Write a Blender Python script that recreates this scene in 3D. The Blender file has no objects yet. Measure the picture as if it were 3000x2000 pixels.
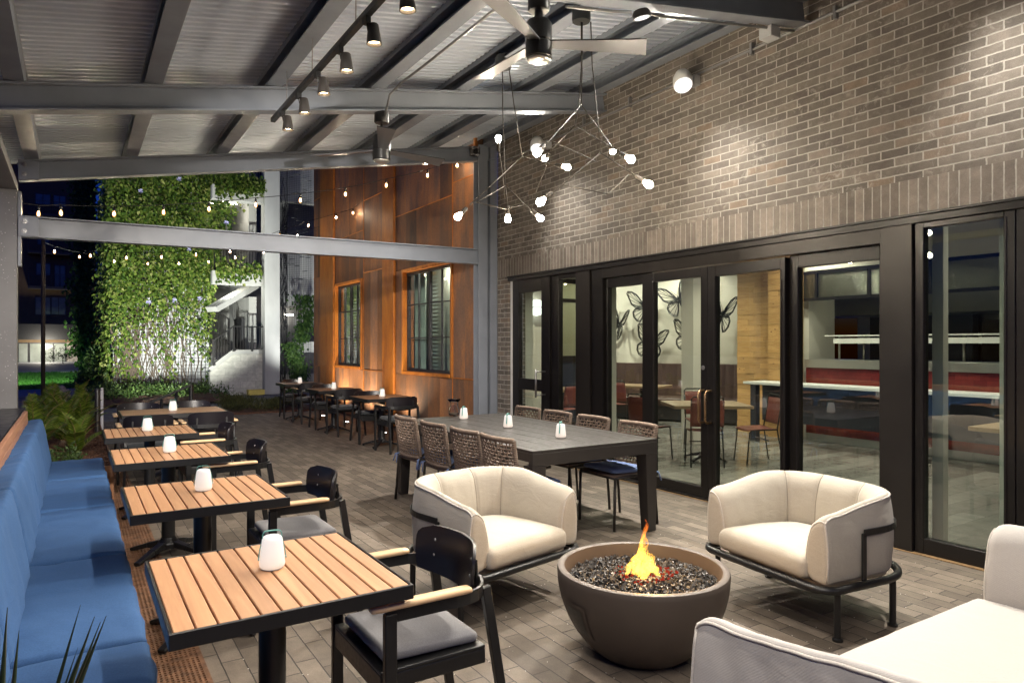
import bpy, bmesh, math, random
from mathutils import Vector, Matrix, noise
sc = bpy.context.scene
C = sc.collection
R = math.radians
PI = math.pi
rng = random.Random(7)

# ---------------------------------------------------------------- objects
def link(name, me, parent=None, loc=(0, 0, 0), rot=(0, 0, 0)):
    o = bpy.data.objects.new(name, me)
    C.objects.link(o)
    if parent is not None:
        o.parent = parent
    o.location = loc
    o.rotation_euler = rot
    return o

def tag(o, label=None, cat=None, group=None, kind=None):
    if label: o['label'] = label
    if cat: o['category'] = cat
    if group: o['group'] = group
    if kind: o['kind'] = kind
    return o

def thing(name, label, cat, loc=(0, 0, 0), rotz=0.0, group=None):
    o = bpy.data.objects.new(name, None)
    C.objects.link(o)
    o.empty_display_size = .1
    o.location = loc
    o.rotation_euler = (0, 0, rotz)
    return tag(o, label, cat, group)

def dup(root, loc, rotz, label, group=None):
    def rec(o, parent):
        c = o.copy()
        C.objects.link(c)
        c.parent = parent
        for ch in o.children:
            rec(ch, c)
        return c
    c = rec(root, None)
    c.location = loc
    c.rotation_euler = (0, 0, rotz)
    c['label'] = label
    if group: c['group'] = group
    return c

def V(*a): return Vector(a)

class MB:
    """collects shapes into one mesh"""
    def __init__(s):
        s.v = []; s.f = []
    def add(s, vs, fs):
        n = len(s.v)
        s.v += [tuple(p) for p in vs]
        s.f += [tuple(i + n for i in f) for f in fs]
        return s
    def box(s, x0, x1, y0, y1, z0, z1):
        return s.add([(x0, y0, z0), (x1, y0, z0), (x1, y1, z0), (x0, y1, z0), (x0, y0, z1), (x1, y0, z1), (x1, y1, z1), (x0, y1, z1)],
                     [(0, 3, 2, 1), (4, 5, 6, 7), (0, 1, 5, 4), (1, 2, 6, 5), (2, 3, 7, 6), (3, 0, 4, 7)])
    def obox(s, c, size, M=None):
        hx, hy, hz = size[0] / 2, size[1] / 2, size[2] / 2
        c = Vector(c); vs = []
        for z in (-hz, hz):
            for x, y in ((-hx, -hy), (hx, -hy), (hx, hy), (-hx, hy)):
                p = Vector((x, y, z))
                vs.append(c + (M @ p if M else p))
        return s.add(vs, [(0, 3, 2, 1), (4, 5, 6, 7), (0, 1, 5, 4), (1, 2, 6, 5), (2, 3, 7, 6), (3, 0, 4, 7)])
    def bar(s, a, b, w, h, up=(0, 0, 1), w2=None, h2=None):
        """rectangular bar from a to b; w sideways, h along up"""
        a, b = Vector(a), Vector(b)
        d = (b - a).normalized()
        u = Vector(up)
        if abs(d.dot(u)) > .99: u = Vector((0, 1, 0))
        sd = d.cross(u).normalized(); u = sd.cross(d).normalized()
        vs = []
        for p, ww, hh in ((a, w, h), (b, w2 or w, h2 or h)):
            for i, j in ((-1, -1), (1, -1), (1, 1), (-1, 1)):
                vs.append(p + sd * i * ww / 2 + u * j * hh / 2)
        return s.add(vs, [(0, 1, 2, 3), (7, 6, 5, 4), (0, 4, 5, 1), (1, 5, 6, 2), (2, 6, 7, 3), (3, 7, 4, 0)])
    def tube(s, pts, r, seg=10, closed=False, caps=True):
        pts = [Vector(p) for p in pts]
        n = len(pts)
        rr = r if isinstance(r, (list, tuple)) else [r] * n
        vs, fs = [], []
        pu = None
        for i, p in enumerate(pts):
            if closed:
                d = pts[(i + 1) % n] - pts[i - 1]
            else:
                d = pts[min(i + 1, n - 1)] - pts[max(i - 1, 0)]
            if d.length < 1e-9: d = Vector((0, 0, 1))
            d.normalize()
            if pu is None:
                u = Vector((0, 0, 1)) if abs(d.z) < .9 else Vector((1, 0, 0))
            else:
                u = pu
            u = (u - d * u.dot(d))
            if u.length < 1e-6: u = d.orthogonal()
            u.normalize(); pu = u
            w = d.cross(u)
            for k in range(seg):
                a = 2 * PI * k / seg
                vs.append(p + (u * math.cos(a) + w * math.sin(a)) * rr[i])
        m = n if closed else n - 1
        for i in range(m):
            for k in range(seg):
                a = i * seg + k; b = i * seg + (k + 1) % seg
                c = ((i + 1) % n) * seg + (k + 1) % seg; d = ((i + 1) % n) * seg + k
                fs.append((a, b, c, d))
        if caps and not closed:
            fs.append(tuple(range(seg - 1, -1, -1)))
            fs.append(tuple((n - 1) * seg + k for k in range(seg)))
        return s.add(vs, fs)
    def lathe(s, prof, c=(0, 0, 0), seg=32, M=None, ax=1.0, ay=1.0):
        c = Vector(c); vs, fs = [], []
        for (r, z) in prof:
            for k in range(seg):
                a = 2 * PI * k / seg
                p = Vector((r * math.cos(a) * ax, r * math.sin(a) * ay, z))
                vs.append(c + (M @ p if M else p))
        for i in range(len(prof) - 1):
            for k in range(seg):
                fs.append((i * seg + k, i * seg + (k + 1) % seg, (i + 1) * seg + (k + 1) % seg, (i + 1) * seg + k))
        if prof[0][0] > 1e-5: fs.append(tuple(range(seg - 1, -1, -1)))
        if prof[-1][0] > 1e-5: fs.append(tuple((len(prof) - 1) * seg + k for k in range(seg)))
        return s.add(vs, fs)
    def prism(s, poly, z0, z1):
        n = len(poly)
        vs = [(x, y, z0) for x, y in poly] + [(x, y, z1) for x, y in poly]
        fs = [tuple(range(n - 1, -1, -1)), tuple(range(n, 2 * n))]
        fs += [(i, (i + 1) % n, n + (i + 1) % n, n + i) for i in range(n)]
        return s.add(vs, fs)
    def strip(s, path, w, h, closed=False):
        """flat bar: path of (x,y,z); w = thickness sideways, h = height (z)"""
        n = len(path); vs, fs = [], []
        P = [Vector(p) for p in path]
        for i in range(n):
            d = (P[(i + 1) % n] - P[i - 1]) if closed else (P[min(i + 1, n - 1)] - P[max(i - 1, 0)])
            d.z = 0; d.normalize()
            sd = Vector((d.y, -d.x, 0))
            for a, b in ((-1, -1), (1, -1), (1, 1), (-1, 1)):
                vs.append(P[i] + sd * a * w / 2 + Vector((0, 0, b * h / 2)))
        for i in range(n if closed else n - 1):
            for k in range(4):
                j = (i + 1) % n
                fs.append((i * 4 + k, i * 4 + (k + 1) % 4, j * 4 + (k + 1) % 4, j * 4 + k))
        if not closed:
            fs += [(3, 2, 1, 0), tuple((n - 1) * 4 + k for k in range(4))]
        return s.add(vs, fs)
    def grid(s, fn, nu, nv, closeu=False):
        vs = [fn(i / (nu if closeu else nu - 1), j / (nv - 1)) for i in range(nu) for j in range(nv)]
        fs = []
        for i in range(nu if closeu else nu - 1):
            for j in range(nv - 1):
                a = i * nv + j; b = ((i + 1) % nu) * nv + j
                fs.append((a, b, b + 1, a + 1))
        return s.add(vs, fs)
    def build(s, name, m, parent=None, smooth=False, bevel=0, seg=2, sub=0, loc=(0, 0, 0), rot=(0, 0, 0), fix=True, auto=None):
        me = bpy.data.meshes.new(name)
        me.from_pydata(s.v, [], s.f)
        if fix:
            bm = bmesh.new(); bm.from_mesh(me)
            bmesh.ops.recalc_face_normals(bm, faces=bm.faces)
            bm.to_mesh(me); bm.free()
        me.materials.append(m)
        if smooth:
            me.shade_smooth()
        o = link(name, me, parent, loc, rot)
        if bevel:
            b = o.modifiers.new('bevel', 'BEVEL'); b.width = bevel; b.segments = seg; b.limit_method = 'ANGLE'; b.angle_limit = R(40)
            b.harden_normals = False
        if sub:
            b = o.modifiers.new('sub', 'SUBSURF'); b.levels = sub; b.render_levels = sub
        if auto:
            me.shade_smooth()
            try: me.set_sharp_from_angle(angle=R(auto))
            except Exception: pass
        return o

def rrect(hx, y0, y1, r, n=6):
    """rounded rectangle outline, counter-clockwise"""
    pts = []
    for cx, cy, a0 in ((hx - r, y0 + r, -90), (hx - r, y1 - r, 0), (-hx + r, y1 - r, 90), (-hx + r, y0 + r, 180)):
        for i in range(n + 1):
            a = R(a0 + 90 * i / n)
            pts.append((cx + r * math.cos(a), cy + r * math.sin(a)))
    return pts

def pillow_mesh(hx, hy, hz, r, n=(14, 14, 4), crown=0.0, wr=0.0, seed=0, sag=0.0, ws=5.0, edge=0.0):
    """rounded, slightly puffed box about the origin (top +z)"""
    bm = bmesh.new()
    def lat(ax, s):
        # grid on one face
        dims = [hx, hy, hz]; N = [n[0], n[1], n[2]]
        a, b = [i for i in range(3) if i != ax]
        ids = {}
        for i in range(N[a] + 1):
            for j in range(N[b] + 1):
                p = [0, 0, 0]; p[ax] = s * dims[ax]
                p[a] = -dims[a] + 2 * dims[a] * i / N[a]; p[b] = -dims[b] + 2 * dims[b] * j / N[b]
                ids[i, j] = bm.verts.new(p)
        for i in range(N[a]):
            for j in range(N[b]):
                bm.faces.new((ids[i, j], ids[i + 1, j], ids[i + 1, j + 1], ids[i, j + 1]))
    for ax in range(3):
        for s in (-1, 1): lat(ax, s)
    bmesh.ops.remove_doubles(bm, verts=bm.verts, dist=1e-5)
    ix, iy, iz = max(hx - r, 0), max(hy - r, 0), max(hz - r, 0)
    for v in bm.verts:
        p = v.co
        q = Vector((max(-ix, min(ix, p.x)), max(-iy, min(iy, p.y)), max(-iz, min(iz, p.z))))
        d = p - q
        if d.length > 1e-9: d = d.normalized() * r
        x, y = p.x / hx, p.y / hy
        w = q + d
        f = (1 - x ** 4) * (1 - y ** 4)
        if p.z > 0: w.z += crown * f * (p.z / hz) - sag * math.exp(-((x * 1.6) ** 2 + (y * 1.6) ** 2)) * (p.z / hz)
        if wr:
            nn = noise.noise(Vector((w.x * ws + seed * 3.1, w.y * ws * 1.3, w.z * ws))) + .5 * noise.noise(Vector((w.x * ws * 2.6, w.y * ws * 2.2 + seed, w.z * ws * 2)))
            w += (d.normalized() if d.length > 1e-9 else Vector((0, 0, 1))) * wr * nn
            if edge:
                e = max(abs(x), abs(y))
                if e > .75:
                    nn = noise.noise(Vector((w.x * 26 + seed, w.y * 26, w.z * 8)))
                    w += d.normalized() * edge * nn * (e - .75) * 4 if d.length > 1e-9 else Vector()
        v.co = w
    bmesh.ops.recalc_face_normals(bm, faces=bm.faces)
    vs = [tuple(v.co) for v in bm.verts]
    bm.verts.index_update()
    fs = [tuple(v.index for v in f.verts) for f in bm.faces]
    bm.free()
    return vs, fs

def xf(vs, M):
    return [tuple(M @ Vector(p)) for p in vs]

def TR(loc=(0, 0, 0), rx=0, ry=0, rz=0):
    return Matrix.Translation(loc) @ Matrix.Rotation(rz, 4, 'Z') @ Matrix.Rotation(ry, 4, 'Y') @ Matrix.Rotation(rx, 4, 'X')
# ---------------------------------------------------------------- materials
class NT:
    def __init__(s, name):
        s.m = bpy.data.materials.new(name); s.m.use_nodes = True
        s.t = s.m.node_tree; s.t.nodes.clear()
        s.out = s.t.nodes.new('ShaderNodeOutputMaterial')
    def n(s, typ, **k):
        nd = s.t.nodes.new('ShaderNode' + typ)
        for a, b in k.items():
            if a.startswith('i_'): nd.inputs[int(a[2:])].default_value = b
            else: setattr(nd, a, b)
        return nd
    def l(s, a, b): s.t.links.new(a, b)
    def coord(s, scale=(1, 1, 1), rot=(0, 0, 0), out='Object', loc=(0, 0, 0)):
        tc = s.n('TexCoord'); mp = s.n('Mapping')
        mp.inputs['Scale'].default_value = scale; mp.inputs['Rotation'].default_value = rot; mp.inputs['Location'].default_value = loc
        s.l(tc.outputs[out], mp.inputs['Vector'])
        return mp.outputs[0]
    def noise(s, vec, scale=5, detail=4, rough=.55, dist=0):
        nd = s.n('TexNoise'); nd.inputs['Scale'].default_value = scale; nd.inputs['Detail'].default_value = detail
        nd.inputs['Roughness'].default_value = rough; nd.inputs['Distortion'].default_value = dist
        if vec is not None: s.l(vec, nd.inputs['Vector'])
        return nd.outputs['Fac']
    def ramp(s, fac, stops):
        nd = s.n('ValToRGB'); e = nd.color_ramp.elements
        while len(e) < len(stops): e.new(.5)
        for el, (p, c) in zip(e, stops):
            el.position = p; el.color = (*c, 1) if len(c) == 3 else c
        s.l(fac, nd.inputs[0]); return nd.outputs[0]
    def mix(s, fac, a, b, mode='MIX'):
        nd = s.n('Mix', data_type='RGBA', blend_type=mode)
        for val, sock in ((fac, nd.inputs[0]), (a, nd.inputs[6]), (b, nd.inputs[7])):
            if isinstance(val, (int, float)): sock.default_value = val
            elif isinstance(val, tuple): sock.default_value = (*val, 1) if len(val) == 3 else val
            else: s.l(val, sock)
        return nd.outputs[2]
    def math(s, op, a, b=0.0, clamp=False):
        nd = s.n('Math', operation=op); nd.use_clamp = clamp
        for val, sock in ((a, nd.inputs[0]), (b, nd.inputs[1])):
            if isinstance(val, (int, float)): sock.default_value = val
            else: s.l(val, sock)
        return nd.outputs[0]
    def bump(s, h, strength=.3, dist=.01, normal=None):
        nd = s.n('Bump'); nd.inputs['Strength'].default_value = strength; nd.inputs['Distance'].default_value = dist
        s.l(h, nd.inputs['Height'])
        if normal is not None: s.l(normal, nd.inputs['Normal'])
        return nd.outputs[0]
    def pr(s, base=(.5, .5, .5), rough=.5, metal=0.0, normal=None, em=None, es=0.0, spec=None, coat=None, sheen=None, sub=None):
        p = s.n('BsdfPrincipled')
        def put(k, val):
            if val is None: return
            if isinstance(val, (int, float)): p.inputs[k].default_value = val
            elif isinstance(val, tuple): p.inputs[k].default_value = (*val, 1)
            else: s.l(val, p.inputs[k])
        put('Base Color', base); put('Roughness', rough); put('Metallic', metal); put('Normal', normal)
        put('Emission Color', em); p.inputs['Emission Strength'].default_value = es
        put('Specular IOR Level', spec); put('Coat Weight', coat); put('Sheen Weight', sheen)
        s.l(p.outputs[0], s.out.inputs[0])
        return p

def plain(name, col, rough=.5, metal=0.0, var=.12, vs=6, bs=0, bst=.2, bd=.004, rv=.1, stretch=(1, 1, 1), rand=0.0, spec=None, coat=None, sheen=None):
    t = NT(name); v = t.coord(stretch)
    f = t.noise(v, vs, 5)
    d = tuple(max(c * (1 - var), 0) for c in col); h = tuple(min(c * (1 + var), 1) for c in col)
    c = t.ramp(f, [(.3, d), (.7, h)])
    if rand:
        oi = t.n('ObjectInfo')
        k = t.math('MULTIPLY_ADD', oi.outputs['Random'], rand * 2)
        t.t.nodes[-1].inputs[2].default_value = 1 - rand
        c = t.mix(1.0, c, k, 'MULTIPLY')
    r = rough
    if rv:
        f2 = t.noise(v, vs * 2.7, 4)
        mr = t.n('MapRange'); t.l(f2, mr.inputs[0]); mr.inputs[1].default_value = .3; mr.inputs[2].default_value = .7
        mr.inputs[3].default_value = max(rough - rv, .02); mr.inputs[4].default_value = min(rough + rv, 1)
        r = mr.outputs[0]
    nm = t.bump(t.noise(v, bs, 3), bst, bd) if bs else None
    t.pr(c, r, metal, nm, spec=spec, coat=coat, sheen=sheen)
    return t.m

def emit(name, col, s):
    t = NT(name); e = t.n('Emission'); e.inputs[0].default_value = (*col, 1); e.inputs[1].default_value = s
    t.l(e.outputs[0], t.out.inputs[0]); return t.m

def fabric(name, col, rough=.85, weave=420, bst=.25, var=.1, big=2.2, wrinkle=.0, sheen=.12, ws=9, wd=.02):
    t = NT(name); v = t.coord()
    f = t.noise(v, big, 3); f2 = t.noise(v, 190, 2, .7)
    c = t.mix(.5, t.ramp(f, [(.3, tuple(x * (1 - var) for x in col)), (.7, tuple(min(x * (1 + var), 1) for x in col))]),
              t.ramp(f2, [(.35, tuple(x * (1 - var * 2) for x in col)), (.65, tuple(min(x * (1 + var * 1.6), 1) for x in col))]))
    w1 = t.n('TexWave'); w1.inputs['Scale'].default_value = weave / 6.28; w1.bands_direction = 'DIAGONAL'
    w1.inputs['Distortion'].default_value = 1.0
    t.l(v, w1.inputs[0])
    h = t.math('ADD', t.math('MULTIPLY', w1.outputs['Fac'], .35), f2)
    nm = t.bump(h, bst, .0012)
    if wrinkle:
        nm = t.bump(t.noise(t.coord((1, 1, 2.2)), ws, 3, .5, 1.2), wrinkle, wd, nm)
    t.pr(c, rough, 0, nm, sheen=sheen, spec=.25)
    return t.m

def wood(name, ca, cb, axis='y', rough=.45, island=True, scale=1.0, bst=.12, coat=None):
    t = NT(name)
    sc_ = {'x': (1.4, 24, 24), 'y': (24, 1.4, 24), 'z': (24, 24, 1.4)}[axis]
    v = t.coord(tuple(q * scale for q in sc_))
    if island:
        g = t.n('NewGeometry')
        off = t.n('CombineXYZ')
        k = t.math('MULTIPLY', g.outputs['Random Per Island'], 37.0)
        t.l(k, off.inputs[0]); t.l(k, off.inputs[1]); t.l(k, off.inputs[2])
        va = t.n('VectorMath', operation='ADD'); t.l(v, va.inputs[0]); t.l(off.outputs[0], va.inputs[1]); v = va.outputs[0]
    f = t.noise(v, 1.0, 6, .62, .8)
    c = t.ramp(f, [(.25, ca), (.75, cb)])
    if island:
        mr = t.n('MapRange'); t.l(g.outputs['Random Per Island'], mr.inputs[0]); mr.inputs[3].default_value = .84; mr.inputs[4].default_value = 1.12
        c = t.mix(1.0, c, mr.outputs[0], 'MULTIPLY')
    t.pr(c, rough, 0, t.bump(f, bst, .002), coat=coat)
    return t.m

def island_leaf(name, stops, rough=.5, trans=.25, spec=.4):
    t = NT(name); g = t.n('NewGeometry')
    c = t.ramp(g.outputs['Random Per Island'], stops)
    p = t.pr(c, rough, spec=spec)
    tr = t.n('BsdfTranslucent'); t.l(c, tr.inputs[0])
    mx = t.n('MixShader'); mx.inputs[0].default_value = trans
    t.l(p.outputs[0], mx.inputs[1]); t.l(tr.outputs[0], mx.inputs[2]); t.l(mx.outputs[0], t.out.inputs[0])
    return t.m

def glass(name, tint=(.93, .97, .95), ior=1.5, rough=0.0, boost=1.0):
    t = NT(name)
    fr = t.n('Fresnel'); fr.inputs[0].default_value = ior
    tr = t.n('BsdfTransparent'); tr.inputs[0].default_value = (*tint, 1)
    gl = t.n('BsdfGlossy'); gl.inputs['Roughness'].default_value = rough
    mx = t.n('MixShader')
    gm = t.n('NewGeometry')
    t.l(t.math('MULTIPLY', t.math('MULTIPLY', fr.outputs[0], boost, True), t.math('SUBTRACT', 1.0, gm.outputs['Backfacing'])), mx.inputs[0]); t.l(tr.outputs[0], mx.inputs[1]); t.l(gl.outputs[0], mx.inputs[2])
    t.l(mx.outputs[0], t.out.inputs[0])
    return t.m

def brick_mat(name, bw, rh, off, b1, b2, mo, ms=.011, plane='yz', rough=.8, bst=.9, bd=.006, eff=.5, warp=.004, freq=2, light=None, rot90=False, vloc=(0, 0)):
    t = NT(name)
    tc = t.n('TexCoord'); sp = t.n('SeparateXYZ'); t.l(tc.outputs['Object'], sp.inputs[0])
    cb = t.n('CombineXYZ')
    a, b = {'yz': (1, 2), 'xy': (0, 1), 'yx': (1, 0), 'xz': (0, 2)}[plane]
    t.l(sp.outputs[a], cb.inputs[0]); t.l(sp.outputs[b], cb.inputs[1])
    mp = t.n('Mapping'); mp.inputs['Location'].default_value = (vloc[0], vloc[1], 0); t.l(cb.outputs[0], mp.inputs[0])
    wn = t.n('TexNoise'); wn.inputs['Scale'].default_value = 22; wn.inputs['Detail'].default_value = 4; t.l(mp.outputs[0], wn.inputs['Vector'])
    sub = t.n('VectorMath', operation='SUBTRACT'); t.l(wn.outputs['Color'], sub.inputs[0]); sub.inputs[1].default_value = (.5, .5, .5)
    scl = t.n('VectorMath', operation='SCALE'); t.l(sub.outputs[0], scl.inputs[0]); scl.inputs[3].default_value = warp * 2
    add = t.n('VectorMath', operation='ADD'); t.l(mp.outputs[0], add.inputs[0]); t.l(scl.outputs[0], add.inputs[1])
    br = t.n('TexBrick'); br.offset = off; br.offset_frequency = freq; br.squash = 1
    t.l(add.outputs[0], br.inputs['Vector'])
    br.inputs['Scale'].default_value = 1; br.inputs['Brick Width'].default_value = bw; br.inputs['Row Height'].default_value = rh
    br.inputs['Mortar Size'].default_value = ms / 2; br.inputs['Mortar Smooth'].default_value = .25; br.inputs['Bias'].default_value = 0
    br.inputs['Color1'].default_value = (0, 0, 0, 1); br.inputs['Color2'].default_value = (1, 1, 1, 1); br.inputs['Mortar'].default_value = (.5, .5, .5, 1)
    stops = [(0, b1), (.55, tuple((x + y) / 2 for x, y in zip(b1, b2))), (.85, b2)]
    if light: stops.append((.985, light))
    bc = t.ramp(br.outputs['Color'], stops)
    f = t.noise(add.outputs[0], 9, 6, .65)
    bc = t.mix(1.0, bc, t.ramp(f, [(.25, (.72, .72, .72)), (.75, (1.25, 1.25, 1.25))]), 'MULTIPLY')
    f3 = t.noise(add.outputs[0], 160, 3)
    bc = t.mix(.6, bc, t.mix(1.0, bc, t.ramp(f3, [(.3, (.75, .75, .75)), (.7, (1.25, 1.25, 1.25))]), 'MULTIPLY'))
    mc = t.mix(.5, mo, t.mix(1.0, mo, t.ramp(t.noise(add.outputs[0], 30, 4), [(.3, (.7, .7, .7)), (.7, (1.2, 1.2, 1.2))]), 'MULTIPLY'))
    c = t.mix(br.outputs['Fac'], bc, mc)
    if eff:
        e1 = t.noise(mp.outputs[0], 13, 6, .72, .8); e2 = t.noise(mp.outputs[0], 2.3, 3)
        ee = t.math('MULTIPLY', t.ramp(e1, [(.53, (0, 0, 0)), (.66, (1, 1, 1))]), t.ramp(e2, [(.42, (0, 0, 0)), (.68, (1, 1, 1))]))
        c = t.mix(t.math('MULTIPLY', ee, eff), c, tuple(x * 1.05 for x in mo))
    h = t.math('SUBTRACT', t.math('MULTIPLY', f3, .12), br.outputs['Fac'])
    t.pr(c, rough, 0, t.bump(h, bst, bd))
    return t.m

M = {}
M['black'] = plain('black powder coat', (.009, .009, .0095), .36, 0, .1, 20, 300, .06, .001, .06)
M['black_wood'] = plain('stained plywood', (.008, .0065, .009), .33, 0, .2, 5, 0, stretch=(4, 4, 26), rv=.04)
M['char'] = plain('charcoal aluminium', (.027, .0235, .0215), .40, .0, .08, 9, 260, .05, .001, .06)
M['steel'] = plain('grey painted steel', (.205, .225, .262), .36, 0, .10, 3, 160, .05, .001, .08)
M['deck'] = plain('galvanised deck', (.60, .66, .75), .32, .30, .04, 1.3, 0, rv=.03, stretch=(1, .3, 1))
M['frame'] = plain('dark bronze frame', (.012, .0105, .010), .34, .2, .1, 4, 0, rv=.06, stretch=(1, 1, 4))
M['frame2'] = plain('bronze panel', (.024, .021, .019), .36, .3, .08, 2, 0, rv=.06)
M['teak'] = wood('slat timber', (.34, .165, .08), (.50, .275, .14), 'y', .48)
M['teakx'] = wood('arm timber', (.52, .33, .17), (.68, .47, .27), 'y', .42, island=False)
M['teakrail'] = wood('rail timber', (.22, .10, .055), (.36, .18, .10), 'y', .5)
M['darkteak'] = wood('brown timber', (.22, .11, .055), (.34, .18, .095), 'x', .42)
M['blue'] = fabric('blue canvas', (.034, .086, .205), .9, 500, .22, .12, 1.6, .16, sheen=0.0, ws=7)
M['cream'] = fabric('cream upholstery', (.40, .365, .305), .72, 520, .2, .05, 2, .16, ws=7)
M['creamw'] = fabric('pale twill', (.385, .365, .345), .75, 420, .3, .04, 2, .07, ws=4.5, wd=.035)
M['seam'] = plain('painted seam shade', (.16, .14, .12), .9, 0, .05)  # dark tone stands in for the shade inside the seam grooves
M['pipe'] = fabric('piping', (.47, .44, .40), .8, 420, .2)
M['greyc'] = fabric('grey seat pad', (.17, .168, .175), .9, 480, .25, .12)
M['darkc'] = fabric('charcoal seat pad', (.03, .034, .038), .85, 480, .25, .12)
M['bluec'] = fabric('blue seat pad', (.13, .19, .37), .9, 480, .25, .1)
M['rope'] = plain('taupe rope', (.17, .122, .092), .75, 0, .2, 30, 240, .5, .002)
M['bowl'] = plain('bronze concrete', (.070, .054, .043), .55, 0, .12, 3, 60, .05, .002, .08)
M['lant'] = None
M['teal'] = plain('teal strap', (.10, .30, .27), .5, 0, .05)
M['brass'] = plain('aged brass', (.30, .19, .10), .34, .85, .08)
M['chrome'] = plain('galvanised tube', (.32, .32, .32), .38, .8, .08)
M['rod'] = plain('bronze rod', (.030, .025, .020), .6, .1, .1, spec=.3)
M['white'] = plain('white enamel', (.75, .75, .73), .35, 0, .03)
M['grey_plastic'] = plain('grey box', (.42, .43, .44), .5, 0, .05)
M['conc'] = plain('board formed concrete', (.36, .36, .345), .8, 0, .16, 1.6, 40, .2, .004, stretch=(1, 1, .35))
M['concd'] = plain('dark concrete', (.2, .2, .2), .8, 0, .14, 1.6, 40, .2, .004)
M['block'] = brick_mat('concrete block', .42, .2, .5, (.40, .40, .36), (.52, .51, .46), (.33, .33, .30), .012, 'xz', .85, .4, .004, .2, .002)
M['wall_paint'] = plain('cream painted wall', (.62, .585, .52), .7, 0, .03, 2, 220, .05, .002)
M['tower'] = plain('white render', (.47, .48, .49), .8, 0, .07, 1.5, 60, .1, .004)
M['wire'] = plain('trellis wire', (.035, .035, .038), .5, .5, .1)
M['stem'] = plain('vine stem', (.13, .10, .075), .8, 0, .3, 14)
M['brick'] = brick_mat('brown brick', .2033, .0677, .5, (.118, .102, .087), (.215, .186, .158), (.42, .395, .355), .0112, 'yz', .78, .9, .007, .85, .0048, light=(.215, .165, .125), vloc=(0, .003))
M['soldier'] = brick_mat('soldier brick', .0677, .40, 0, (.145, .122, .103), (.235, .20, .17), (.40, .375, .335), .0105, 'yz', .78, .9, .006, .5, .003, vloc=(0, .02))
M['paver'] = brick_mat('plank paver', .30, .0985, .37, (.084, .066, .050), (.160, .129, .100), (.036, .030, .025), .0065, 'yx', .72, .8, .006, .40, .0030, freq=2)
M['paver2'] = brick_mat('grey paver', .30, .15, .5, (.10, .105, .115), (.155, .16, .17), (.06, .06, .065), .007, 'xy', .8, .5, .004, 0, .002)
M['paverfar'] = brick_mat('pale paver', .4, .2, .5, (.22, .225, .225), (.30, .30, .30), (.15, .15, .15), .01, 'xy', .8, .3, .004, 0, .002)
M['lava'] = island_leaf('lava glass', [(0, (.012, .012, .013)), (.7, (.03, .03, .031)), (1, (.07, .066, .062))], .5, 0.0, .4)
M['glass'] = glass('storefront glass', (.86, .93, .90), 1.62, boost=2.3)
M['glassd'] = glass('dark window glass', (.55, .60, .62), 1.6)
M['leaf'] = island_leaf('vine leaf', [(0, (.035, .08, .012)), (.4, (.095, .17, .024)), (.8, (.20, .27, .045)), (1, (.34, .36, .12))], .5)
M['leafd'] = island_leaf('dark ivy leaf', [(0, (.012, .035, .008)), (.6, (.035, .075, .016)), (1, (.08, .14, .03))], .5)
M['flower'] = plain('lavender petal', (.27, .26, .46), .6)
M['frond'] = island_leaf('cycad frond', [(0, (.045, .085, .010)), (.5, (.10, .16, .018)), (1, (.21, .27, .035))], .42, .3)
M['shrub'] = island_leaf('low shrub', [(0, (.022, .05, .012)), (.6, (.055, .10, .022)), (1, (.11, .16, .045))], .5)
M['juniper'] = island_leaf('juniper', [(0, (.022, .030, .010)), (.6, (.055, .065, .018)), (1, (.10, .10, .03))], .6)
M['agave'] = plain('yucca leaf', (.016, .026, .010), .35, 0, .3, 9, stretch=(1, 1, .2))
M['mulch'] = island_leaf('pine mulch', [(0, (.06, .026, .014)), (.6, (.12, .055, .03)), (1, (.22, .12, .07))], .85, 0)
M['soil'] = plain('mulch bed', (.10, .048, .028), .95, 0, .5, 26, 70, 1, .03)
M['dryleaf'] = plain('dry fronds', (.20, .12, .05), .8, 0, .3, 20)
M['bark'] = plain('bark', (.10, .075, .05), .9, 0, .3, 14, 40, .6, .01)
M['apt'] = plain('dark render', (.12, .078, .042), .85, 0, .1, 2)
M['aptl'] = plain('tan render', (.30, .275, .24), .85, 0, .1, 2)
M['shop'] = plain('lit shop pane', (.22, .24, .22), .12, 0, .3, .8)
M['awning'] = plain('black awning', (.012, .012, .013), .7)
M['winf'] = plain('window frame dark', (.03, .03, .034), .5)
M['winp'] = plain('dim pane', (.10, .12, .15), .12, 0, .25, 1.5)
M['brown'] = plain('brown leather', (.075, .044, .036), .36, 0, .15, 5, 120, .15, .002)
M['red'] = plain('red leather', (.20, .05, .038), .42, 0, .12, 6, 160, .1, .001)
M['redtile'] = brick_mat('red tile', .15, .075, .5, (.17, .02, .018), (.24, .035, .028), (.08, .02, .02), .003, 'yz', .2, .2, .002, 0, .0005)
M['itable'] = wood('interior table wood', (.22, .145, .085), (.35, .25, .155), 'x', .35, island=False)
M['stainless'] = plain('stainless', (.50, .49, .46), .30, .85, .04, 3, rv=.02, stretch=(1, 2, 1))
M['ceil'] = plain('dark ceiling', (.06, .06, .06), .8)
M['ifloor'] = brick_mat('timber look tile', 1.2, .2, .37, (.17, .163, .15), (.27, .258, .24), (.12, .115, .108), .004, 'xy', .22, .1, .002, 0, .001)
M['navy'] = plain('navy panel', (.02, .026, .042), .4)
M['curtain'] = plain('pale curtain', (.50, .53, .50), .8, 0, .06, 3, stretch=(1, 10, 1))
M['fixture_glow'] = emit('fluorescent tube', (1, .93, .78), 14)
M['bulb'] = emit('warm bulb', (1, .85, .64), 300)
M['filament'] = emit('string filament', (1, .80, .55), 1000)
t = NT('amber bulb glass'); e = t.n('Emission'); e.inputs[0].default_value = (1, .46, .13, 1); e.inputs[1].default_value = 1.5
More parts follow.
